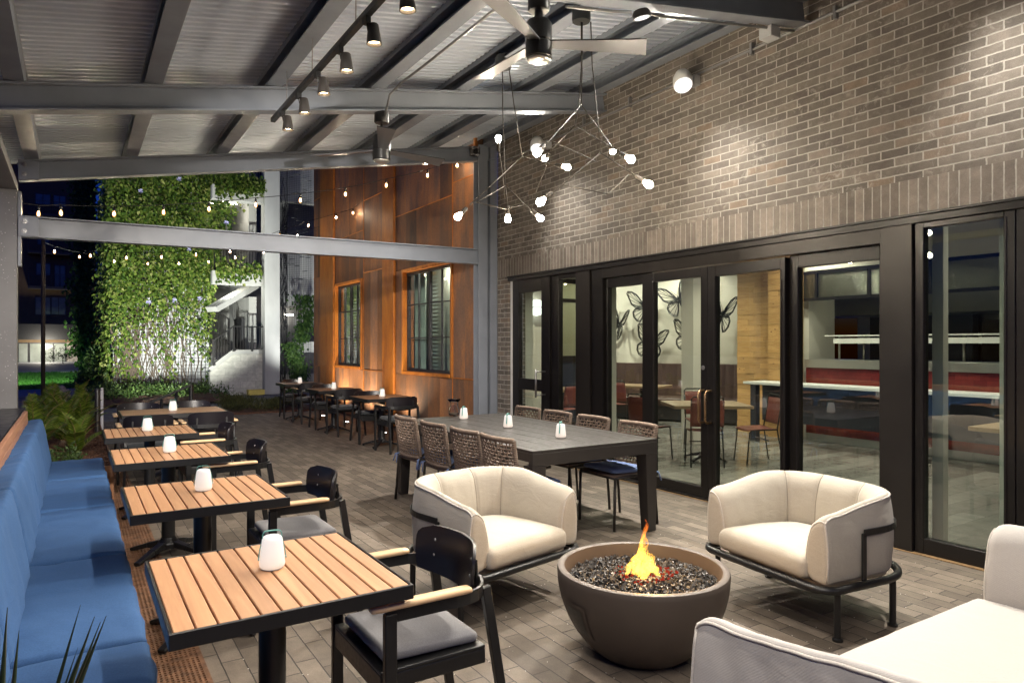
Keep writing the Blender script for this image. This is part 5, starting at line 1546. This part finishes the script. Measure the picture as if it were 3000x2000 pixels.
for i in range(16):
    x = r_.uniform(-.48, -.34) if i < 11 else r_.uniform(-.2, .3); pts = []; z = 0; top_ = r_.uniform(5, 7.5) if i < 11 else 3
    while z < top_:
        pts.append((x, .0 - .03 * r_.random(), z)); x += r_.gauss(0, .03); x = max(x, -.52); z += .16
        if i < 11: x = min(x, -.28)
    mb.tube(pts, .010, 4, caps=False)
for i in range(40):
    z = r_.uniform(3.5, 7.3); x = r_.uniform(-.4, .4); mb.tube([(x, -.02, z), (x + .07, -.06, z + .015), (x + .15, -.03, z + .02)], .010, 4)
mb.build('stems', M['wire'], v2, fix=False)
iv = thing('ivy_post', 'dark ivy covered post standing between the green wall and the far flats', 'plant', (.33, 30.5, -.05))
MB().box(-.12, .12, -.12, .12, 0, 8.6).box(.42, .52, -.1, 0, 0, 7).build('post', M['winf'], iv)
mb = MB()
for i in range(5200):
    z = 8.8 * r_.random(); w = .42 + .18 * noise.noise(V(z * .9, 1, 1)) - (.18 if z < 1.2 else 0)
    x = r_.gauss(0, w * .5); leaf_on(mb, V(x, r_.uniform(-.45, .0), z), V(0, -1, .1), r_.uniform(.10, .20), r_)
mb.build('foliage', M['leafd'], iv, fix=False)
sb = thing('shrub', 'dense bush at the foot of the green wall beside the lawn', 'plant', (.62, 24.2, 0))
mb = MB()
for k in range(26): leafball(mb, (r_.gauss(0, .22), r_.gauss(0, .25), .2 + 1.1 * r_.random()), (.24, .24, .24), 90, .11, r_, .8)
mb.build('foliage', M['leafd'], sb, fix=False)
MB().tube([(0, 0, 0), (0, 0, .8)], .03, 8).build('stem', M['bark'], sb)

# far flats across the lawn
ap = thing('apartment_building', 'dark block of flats with balconies and a lit shopfront across the lawn', 'building', (0, 71, -.85))
MB().box(-55, 1.6, 0, 6, 2.5, 24).build('wall', M['apt'], ap)
MB().box(-55, 1.2, .3, 6, 0, 2.499).build('ground_floor', M['aptl'], ap)
MB().box(-4.4, .30, -1.2, -.002, 2.75, 4.05).build('awning', M['awning'], ap)
for (x0, x1, z0, z1) in ((-2.75, -1.74, 4.9, 6.35), (-1.61, -.64, 4.95, 6.38), (-2.69, -1.74, 8.3, 9.25), (-1.39, -.67, 7.3, 9.15), (-2.75, -1.74, 14.35, 15.2), (-1.46, -.64, 14.3, 15.2), (-2.6, -1.8, 10.9, 12.1), (-6.2, -5.0, 4.9, 6.35), (-6.2, -5.0, 8.3, 9.25)):
    f = MB().box(x0 - .07, x0, -.06, .0, z0 - .07, z1 + .07).box(x1, x1 + .07, -.06, .0, z0 - .07, z1 + .07).box(x0, x1, -.06, 0, z1, z1 + .07).box(x0, x1, -.06, 0, z0 - .07, z0).box((x0 + x1) / 2 - .03, (x0 + x1) / 2 + .03, -.05, 0, z0, z1).build('window', M['winf'], ap)
    MB().box(x0, x1, -.025, -.004, z0, z1).build('pane', M['winp'], f)
for z in (7.25, 10.2, 13.4):
    b = MB().box(-3.25, .04, -1.2, -.002, z - .2, z).build('balcony', M['winf'], ap)
    railing('railing', (-3.2, -1.15, z), (0, -1.15, z), 1.05, 26, b, (0, .5, 1))
for (x0, x1) in ((-3.96, -3.3), (-3.18, -1.52), (-1.46, -.64)):
    f = MB().box(x0 - .04, x1 + .04, .20, .298, 0.02, 2.5).build('shop_window', M['winf'], ap)
    MB().box(x0 + .03, x1 - .03, .17, .199, .25, 2.4).build('pane', M['shop'] if 'shop' in M else M['winp'], f)
tr = thing('young_tree', 'small bare stemmed tree in front of the lit shopfront', 'tree', (-.75, 64, -.9))
MB().tube([(0, 0, 0), (.02, 0, .9), (.0, .05, 1.6)], [.05, .035, .02], 8).build('trunk', M['bark'], tr, smooth=True)
mb = MB()
for k in range(22): leafball(mb, (r_.gauss(0, .5), r_.gauss(0, .4), 1.25 + .95 * r_.random()), (.35, .35, .2), 22, .16, r_, .7)
mb.build('crown', M['leafd'], tr, fix=False)
# ---------------------------------------------------------------- inside the restaurant
def red_chair(label, loc, rz):
    t = thing('red_chair', label, 'chair', loc, rz, 'red leather chairs inside')
    mb = MB()
    for s in (-1, 1):
        mb.tube([(s * .20, -.24, 0), (s * .19, -.17, .44), (s * .195, -.235, .84)], .0095, 8)
        mb.tube([(s * .20, .23, 0), (s * .19, .19, .40), (s * .19, .165, .43), (s * .19, -.17, .44)], .0095, 8)
    mb.tube([(-.195, -.235, .84), (-.17, -.245, .868), (.17, -.245, .868), (.195, -.235, .84)], .0095, 8)
    mb.tube([(-.19, -.06, .30), (.19, -.06, .30)], .008, 8)
    mb.build('frame', M['black'], t, smooth=True)
    mb = MB(); mb.grid(lambda u, w: (-.205 + .41 * u, -.19 - .05 * w - .012 * math.sin(PI * u), .50 + .33 * w), 9, 6)
    b = mb.build('backrest', M['red'], t, smooth=True); so = b.modifiers.new('s', 'SOLIDIFY'); so.thickness = .006
    mb = MB(); mb.grid(lambda u, w: (-.205 + .41 * u, -.17 + .39 * w, .452 - .012 * math.sin(PI * u) - .02 * w ** 4), 9, 8)
    b = mb.build('seat', M['red'], t, smooth=True); so = b.modifiers.new('s', 'SOLIDIFY'); so.thickness = .006
    return t
rc0 = red_chair('red leather chair with its back to the glass doors at the nearest inside table', (6.70, 5.95, 0), R(-38))
for (x, y, rz, lab) in ((6.42, 6.62, -75, 'red leather chair left of the nearest inside table, facing right'), (7.55, 6.75, 145, 'red leather chair on the far side of the nearest inside table'),
                        (7.42, 5.70, 62, 'red leather chair right of the nearest inside table, side on'), (8.35, 9.35, -70, 'red leather chair at the table before the brown banquette'),
                        (6.85, 9.1, 10, 'red leather chair at the far left inside table, seen past the single door'), (7.0, 2.4, -70, 'red leather chair seen through the rightmost glass panel')):
    dup(rc0, (x, y, 0), R(rz), lab)
def in_table(label, loc, W, D, rz, round_=False):
    t = thing('indoor_table', label, 'table', loc, rz, 'wooden tables inside')
    if round_: MB().lathe([(0, .715), (.42, .715), (.43, .72), (.43, .742), (.42, .746), (0, .746)], seg=40).build('tabletop', M['itable'], t, auto=40)
    else: MB().box(-W / 2, W / 2, -D / 2, D / 2, .705, .745).build('tabletop', M['itable'], t, bevel=.004)
    table_base(t, .70, .035, .26)
in_table('square wooden table just inside the glass doors, ringed by red chairs', (6.98, 6.18, 0), 1.0, .82, R(-33))
in_table('wooden table before the brown banquette under the butterflies', (9.05, 9.55, 0), .95, .72, R(-64))
in_table('wooden table at the left end of the brown banquette', (8.55, 10.9, 0), .8, .72, R(-64))
in_table('wooden table seen through the single glass door', (7.2, 9.6, 0), .9, .7, 0)
in_table('wooden table seen through the rightmost glass panel', (7.5, 2.7, 0), .8, .8, 0)
# brown banquette along the butterfly wall
aW, bW = V(9.14, 12.27, 0), V(10.89, 8.52, 0); dW = (bW - aW).normalized(); nW = V(-dW.y, dW.x, 0) * -1
if nW.dot(V(-1, -1, 0)) < 0: nW = -nW
bq = thing('banquette', 'long brown channel tufted leather banquette along the cream wall', 'bench', tuple(aW), math.atan2(dW.y, dW.x))
LB = (bW - aW).length
sgn = 1 if (Matrix.Rotation(math.atan2(dW.y, dW.x), 3, 'Z') @ V(0, 1, 0)).dot(nW) > 0 else -1
def bqy(v): return v * sgn
mb = MB().box(0, LB, min(bqy(.05), bqy(.52)), max(bqy(.05), bqy(.52)), .04, .30); mb.build('base', M['winf'], bq)
vs, fs = pillow_mesh(LB / 2, .26, .085, .05, (60, 8, 4), .02, .003, 3)
MB().add(xf(vs, TR((LB / 2, bqy(.33), .385))), fs).build('seat', M['brown'], bq, smooth=True)
mb = MB(); mb.grid(lambda u, w: (LB * u, bqy(.135 - .06 * w + .022 * abs(math.sin(PI * u * LB / .16)) ** .6 - .02), .42 + .70 * w), 340, 8)
mb.grid(lambda u, w: (LB * u, bqy(.075 + .022 * abs(math.sin(PI * u * LB / .16)) ** .6 - .02 - w * .08), 1.12 + .012 * math.sin(w * PI)), 340, 3)
mb.build('backrest', M['brown'], bq, smooth=True)
# butterflies
def butterfly(label, s, z, size, roll, yaw):
    c = aW + dW * s + nW * .14 + V(0, 0, z)
    t = thing('butterfly_sculpture', label, 'sculpture', tuple(c), 0, 'black metal butterflies on the cream wall')
    rot = Matrix([(dW.x, nW.x, 0), (dW.y, nW.y, 0), (0, 0, 1)]).to_4x4() @ Matrix.Rotation(R(roll), 4, 'Y')
    fore = [(0.02, .02), (.10, .20), (.22, .40), (.36, .50), (.47, .52), (.50, .46), (.45, .30), (.40, .14), (.30, .04), (.15, .0)]
    hind = [(.02, -.02), (.16, -.02), (.30, -.0), (.38, -.10), (.37, -.24), (.29, -.36), (.20, -.40), (.13, -.30), (.07, -.16)]
    for sx, fold in ((-1, yaw[0]), (1, yaw[1])):
        mb = MB()
        def W3(p):
            x, zz = p[0] * sx, p[1]
            y = abs(p[0]) * math.sin(R(fold)); x = x * math.cos(R(fold))
            return rot @ (V(x, y, zz) * size)
        for poly, hub in ((fore, (.03, .03)), (hind, (.03, -.03))):
            cl = poly + [poly[0]]; dense = []
            for a, b in zip(cl, cl[1:]):
                for k in range(4): dense.append((a[0] + (b[0] - a[0]) * k / 4, a[1] + (b[1] - a[1]) * k / 4))
            cx_ = sum(p[0] for p in poly) / len(poly); cy_ = sum(p[1] for p in poly) / len(poly)
            mb.tube([W3(p) for p in dense], .017 * size, 5, closed=True)
            mb.tube([W3((p[0] + (cx_ - p[0]) * .17, p[1] + (cy_ - p[1]) * .17)) for p in dense[4:]], .010 * size, 5)
            for i in range(5, len(dense) - 2, 3):
                p = dense[i]; mb.tube([W3(p), W3((p[0] + (cx_ - p[0]) * .17, p[1] + (cy_ - p[1]) * .17))], .010 * size, 4)
            for p in poly[2:-1]:
                m_ = (hub[0] + (p[0] - hub[0]) * .5 + (.02 if p[1] > 0 else -.01), hub[1] + (p[1] - hub[1]) * .5)
                mb.tube([W3(hub), W3(m_), W3(p)], .009 * size, 4)
        mb.build('wing', M['black'], t, fix=False)
    mb = MB().tube([rot @ (V(0, .0, zz) * size) for zz in (-.26, -.1, .0, .08, .12)], [.012 * size, .022 * size, .026 * size, .024 * size, .012 * size], 8)
    for sx in (-1, 1): mb.tube([rot @ (V(sx * q * .12, .02, .12 + .2 * q) * size) for q in (0, .5, 1)], .004, 4)
    mb.build('body', M['black'], t)
for (s, z, sz, roll, yaw, lab) in ((1.50, 1.92, .62, 18, (15, 50), 'black metal butterfly at the far left of the cream wall'), (2.08, 2.27, .60, -6, (20, 55), 'black metal butterfly upper left, behind the sliding door stile'),
                                   (2.78, 2.40, .62, -22, (10, 20), 'black metal butterfly high in the middle of the cream wall'), (3.63, 2.08, .66, 14, (35, 40), 'black metal butterfly next to the pine boards'),
                                   (2.20, 1.52, .60, 14, (30, 18), 'black metal butterfly low behind the sliding door stile'), (2.98, 1.66, .55, 4, (35, 35), 'black metal butterfly partly hidden by the inside column')):
    butterfly(lab, s, z, sz * 1.18, roll, yaw)
# bar counter and kitchen pass
bar = thing('bar_counter', 'long white topped bar counter with dark legs inside', 'counter', (0, 0, 0))
MB().box(8.95, 9.45, .5, 7.15, .89, .93).build('countertop', M['white'], bar, bevel=.004)
mb = MB()
for y in (7.0, 4.8, 2.6, .7): mb.box(9.0, 9.10, y - .05, y + .05, .004, .889)
mb.build('leg', M['navy'], bar)
MB().box(9.36, 9.40, .6, 7.1, .30, .885).build('reflection_panel', M['navy'], bar)  # navy sheet standing in for the blue bench reflected in the glass
kp = thing('kitchen_counter', 'red tiled kitchen pass with a steel counter and heat shelf', 'counter', (0, 0, 0))
MB().box(9.78, 10.3, -1, 6.60, .12, 1.15).build('tiled_front', M['redtile'], kp)
MB().box(9.82, 10.3, -1, 6.60, .004, .119).build('plinth', M['white'], kp)
MB().box(9.74, 10.4, -1, 6.60, 1.152, 1.28).build('steel_counter', M['stainless'], kp, bevel=.004)
MB().box(10.0, 10.4, -1, 6.42, 1.64, 1.66).box(10.02, 10.05, -1, 6.29, 1.53, 1.61).build('heat_shelf', M['white'], kp)
mb = MB()
for y in (6.3, 5.9, 4.5, 3): mb.tube([(10.2, y, 1.28), (10.2, y, 1.64)], .016, 10)
mb.build('shelf_post', M['stainless'], kp, smooth=True)
hd = thing('range_hood', 'stainless extractor hood above the kitchen line', 'hood', (11.5, 4.5, 2.0))
mb = MB(); mb.add([(-.4, -3, 0), (.6, -3, 0), (.6, 2.9, 0), (-.4, 2.9, 0), (-.25, -3, .42), (.6, -3, .42), (.6, 2.9, .42), (-.25, 2.9, .42)], [(0, 3, 2, 1), (4, 5, 6, 7), (0, 1, 5, 4), (1, 2, 6, 5), (2, 3, 7, 6), (3, 0, 4, 7)])
mb.build('canopy', M['stainless'], hd)
kb = thing('oven_bank', 'dark oven bank at the back of the kitchen', 'oven', (12.2, 2.8, 0))
MB().box(-.3, .4, -2.2, 2.2, 0, 1.9).build('body', M['char'], kb, bevel=.01)
MB().box(-.312, -.301, -1.9, 1.9, 1.25, 1.8).build('door', M['winp'], kb)
MB().box(13.0, 13.2, 5.6, 7.4, 0, 3.2).build('kitchen_door', M['navy'], bld)
ys_ = [6.83, 6.44, 6.40, 5.60, 5.56, 4.75, 4.71, 3.9, 3.86, 3.0]
mb = MB().box(9.76, 9.82, -1, 6.86, 2.20, 2.245).box(9.76, 9.82, -1, 6.86, 2.62, 2.665)
for y in (6.84, 6.42, 5.58, 4.73, 3.88, 3.0, 2.1): mb.box(9.765, 9.815, y - .022, y + .022, 2.246, 2.619)
tw = mb.build('transom_window', M['frame'], bld)
for a, b in ((6.42, 6.84), (5.58, 6.42), (4.73, 5.58), (3.88, 4.73), (3.0, 3.88), (2.1, 3.0)):
    MB().box(9.785, 9.795, a + .023, b - .023, 2.247, 2.618).build('pane', M['rain'], tw)
MB().box(9.76, 9.95, -1, 6.60, 2.67, 3.29).build('bulkhead', M['wall_paint'], bld)
# frosted divider and sconce seen through the single door
dv = thing('divider_screen', 'black framed frosted glass divider behind the narrow window', 'screen', (0, 0, 0))
mb = MB()
for z0, z1 in ((.004, .06), (1.18, 1.30), (2.30, 2.37), (2.66, 2.74)): mb.box(7.36, 8.4, 10.2, 10.25, z0, z1)
for x in (7.34, 8.40): mb.box(x - .02, x + .02, 10.2, 10.25, .004, 3.2)
mb.build('frame', M['frame'], dv)
for z0, z1 in ((1.301, 2.299), (2.371, 2.659)): MB().box(7.361, 8.379, 10.22, 10.23, z0, z1).build('pane', M['rain'], dv)
MB().box(7.361, 8.379, 10.215, 10.235, .061, 1.179).build('panel', M['navy'], dv)
sc_ = thing('wall_sconce', 'round white globe sconce with a dark band on the far wall', 'lamp', (8.45, 12.18, 2.30))
MB().lathe([(0, -.17), (.09, -.145), (.15, -.08), (.17, -.008), (.15, .0), (0, .0)], seg=28).build('globe', M['globe_glow'], sc_, smooth=True)
MB().lathe([(0, .02), (.15, .02), (.17, .028), (.15, .10), (.09, .165), (0, .19)], seg=28).build('globe', M['globe_glow'], sc_, smooth=True)
MB().lathe([(0, .001), (.172, .001), (.172, .019), (0, .019)], seg=28).build('band', M['black'], sc_)
# ceiling downlights
DL = [(6.6, 6.4), (6.6, 4.0), (6.7, 2.0), (8.3, 8.4), (8.4, 5.6), (8.4, 3.2), (9.2, 9.9), (10.0, 9.3), (8.0, 11.2), (6.6, 9.2), (11.4, 5.2), (11.4, 2.5), (9.2, 6.3)]
dl0 = None
for i, (x, y) in enumerate(DL):
    lab = 'recessed ceiling downlight inside the restaurant'
    if dl0 is None:
        dl0 = thing('downlight', lab, 'lamp', (x, y, 3.3), 0, 'recessed ceiling downlights inside')
        MB().lathe([(.06, -.012), (.085, -.012), (.085, -.001), (.06, -.001)], seg=24).build('ring', M['white'], dl0)
        MB().lathe([(0, -.004), (.058, -.004), (.058, -.001), (0, -.001)], seg=24).build('lens', M['lens'], dl0)
    else: dup(dl0, (x, y, 3.3), 0, lab)
# ground uplights along the rust wall
for (x, y, lab) in ((4.45, 11.0, 'small ground uplight at the foot of the rust wall by the nearest table'), (4.45, 14.3, 'small ground uplight at the foot of the rust wall by the far table'), (4.45, 12.9, 'small ground uplight at the foot of the rust wall between the tables')):
    u = thing('uplight', lab, 'lamp', (x, y, 0), 0, 'ground uplights')
    MB().lathe([(.07, 0), (.07, .012), (.055, .014), (.055, .008), (0, .008)], seg=20).build('rim', M['char'], u)
    MB().lathe([(0, .0085), (.054, .0085), (.05, .012), (0, .0125)], seg=20).build('lens', M['uplens'], u)
SPOT_W = 22; FLOOD_W = 540; IN_W = 100; VINE_W = 2100; SKY_S = .15; EXPO = .75; SIDE_W = 40; BED_W = 900; FAR_W = 2600
# ---------------------------------------------------------------- camera, light, world
cam = bpy.data.cameras.new('camera'); co = bpy.data.objects.new('camera', cam); C.objects.link(co)
co.location = (0, 0, 1.52); co.rotation_euler = (R(90), 0, -R(32.6835))
cam.sensor_width = 36; cam.lens = 24.0; cam.shift_y = .00255; cam.clip_end = 400; cam.clip_start = .05
sc.camera = co
def lamp(name, kind, loc, power, col=(1, 1, 1), target=None, **k):
    l = bpy.data.lights.new(name, kind); l.energy = power; l.color = col
    for a, b in k.items(): setattr(l, a, b)
    o = bpy.data.objects.new(name, l); C.objects.link(o); o.location = loc
    if target is not None:
        o.rotation_euler = (Vector(target) - Vector(loc)).to_track_quat('-Z', 'Y').to_euler()
    return o
WARM = (1, .92, .82)
tgt = {0: (1.45, -.9, 0), 1: (1.6, .5, 0)}
for i, y in enumerate(SPOTS):
    lamp('spot_lamp', 'SPOT', (1.498, y, 3.285), SPOT_W, WARM, (1.55 + (.35 if i % 2 else -.35), y - .15, 0), spot_size=R(160), spot_blend=1.0, shadow_soft_size=.03)
for (x, y, z, d) in FL:
    p = Vector((x, y, z)) + d * .075
    lamp('flood_lamp', 'SPOT', p, FLOOD_W, (1, .93, .82), p + Vector((-.62, -.30, -.72)), spot_size=R(134), spot_blend=1.0, shadow_soft_size=.07)
lamp('flood_lamp', 'SPOT', (3.31, 3.50, zb(3.31) - .075), 90, (1, .95, .88), (3.0, 3.3, 0), spot_size=R(120), spot_blend=.6, shadow_soft_size=.05)
# unseen third wall flood, added for its light beyond the frame, without a fitting
p = Vector((WX_ - .2, 2.2, 4.05)); lamp('flood_lamp', 'SPOT', p, FLOOD_W * .9, (1, .93, .82), p + Vector((-.62, -.2, -.72)), spot_size=R(134), spot_blend=1.0, shadow_soft_size=.07)
for i, (x, y) in enumerate(SIDE):
    lamp('spot_lamp', 'SPOT', (x + .048, y, 3.045), SIDE_W if i < 4 else (BED_W if i == 4 else FAR_W), WARM, (1.5, y + 1.4, 0) if i < 4 else ((-.15, 9.5, .3) if i == 4 else (4.0, 12.0, 1.0)), spot_size=R(104 if i < 4 else (46 if i == 4 else 44)), spot_blend=1.0, shadow_soft_size=.04)  # last two heads are added fill for the planting bed and far patio
# inside
for i, (x, y) in enumerate(DL):
    lamp('downlight_lamp', 'SPOT', (x, y, 3.27), IN_W * (.3 if x > 11 else 1), (1, .88, .70), (x, y, 0), spot_size=R(140), spot_blend=.6, shadow_soft_size=.05)
lamp('wall_washer', 'SPOT', tuple(aW + dW * .6 + nW * 1.3 + V(0, 0, 3.2)), 150, (1, .9, .74), tuple(aW + dW * 2.6 + V(0, 0, 1.7)), spot_size=R(100), spot_blend=.6, shadow_soft_size=.03)
# ground uplights
for y in (11.0, 12.9, 14.3): lamp('uplight_lamp', 'SPOT', (4.45, y, .03), 110, (1, .84, .62), (4.95, y, 2.4), spot_size=R(120), spot_blend=.8, shadow_soft_size=.03)
# corten windows room
for y in (10.4, 14.2): lamp('room_lamp', 'POINT', (5.36, y, 2.75), 14, (1, .95, .8), shadow_soft_size=.1)
# garage stair tubes and the landscape lights of the garden
lamp('stair_lamp', 'POINT', (3.95, 22.25, 3.05), 10, (.93, 1, .92), shadow_soft_size=.15)
lamp('stair_lamp', 'POINT', (4.02, 22.9, 5.55), 7, (1, .93, .8), shadow_soft_size=.15)
lamp('garden_flood', 'SPOT', (1.7, 17.4, .15), VINE_W, (.97, 1, .90), (2.0, 23, 4.2), spot_size=R(82), spot_blend=.6, shadow_soft_size=.1)
lamp('garden_flood', 'SPOT', (5.9, 19.0, .25), 420, (.97, 1, .96), (6.0, 22, 3.4), spot_size=R(80), spot_blend=.6, shadow_soft_size=.1)  # added unseen flood that brightens the wire screen bay
lamp('lawn_flood', 'SPOT', (-1.9, 26.5, 3.6), 1900, (.72, 1, .52), (-2.0, 34.0, 0), spot_size=R(58), spot_blend=.6, shadow_soft_size=.1)
lamp('ivy_uplight', 'SPOT', (.35, 28.9, .05), 30, (.35, 1, .45), (.35, 30.5, 2.2), spot_size=R(80), spot_blend=.6, shadow_soft_size=.05)
lamp('fire_light', 'POINT', (2.345, 2.42, .55), 7, (1, .55, .18), shadow_soft_size=.06)
lamp('shop_lamp', 'POINT', (-2.0, 69.0, 1.3), 420, (1, .92, .75), shadow_soft_size=.2)
# dusk
sun = lamp('sun', 'SUN', (0, 0, 30), .02, (.6, .7, 1), angle=R(10)); sun.rotation_euler = (R(80), 0, R(200))
w = bpy.data.worlds.new('World'); sc.world = w; w.use_nodes = True
nt = w.node_tree; nt.nodes.clear()
sky = nt.nodes.new('ShaderNodeTexSky'); sky.sky_type = 'NISHITA'; sky.sun_disc = False
sky.sun_elevation = R(0); sky.sun_rotation = R(200); sky.altitude = 10
bg = nt.nodes.new('ShaderNodeBackground'); bg.inputs[1].default_value = SKY_S
ou = nt.nodes.new('ShaderNodeOutputWorld')
sky.ozone_density = 6; sky.dust_density = .3
mxs = nt.nodes.new('ShaderNodeMix'); mxs.data_type = 'RGBA'; mxs.blend_type = 'MULTIPLY'; mxs.inputs[0].default_value = 1; mxs.inputs[7].default_value = (.60, .82, 1.6, 1)
nt.links.new(sky.outputs[0], mxs.inputs[6]); nt.links.new(mxs.outputs[2], bg.inputs[0]); nt.links.new(bg.outputs[0], ou.inputs[0])
sc.view_settings.view_transform = 'Standard'; sc.view_settings.look = 'None'; sc.view_settings.gamma = 1
sc.view_settings.exposure = EXPO
sc.render.engine = 'CYCLES'
cy = sc.cycles
cy.use_denoising = True; cy.denoiser = 'OPENIMAGEDENOISE'
cy.max_bounces = 8; cy.diffuse_bounces = 4; cy.glossy_bounces = 4; cy.transmission_bounces = 6; cy.transparent_max_bounces = 12
cy.sample_clamp_indirect = 6; cy.caustics_reflective = False; cy.caustics_refractive = False
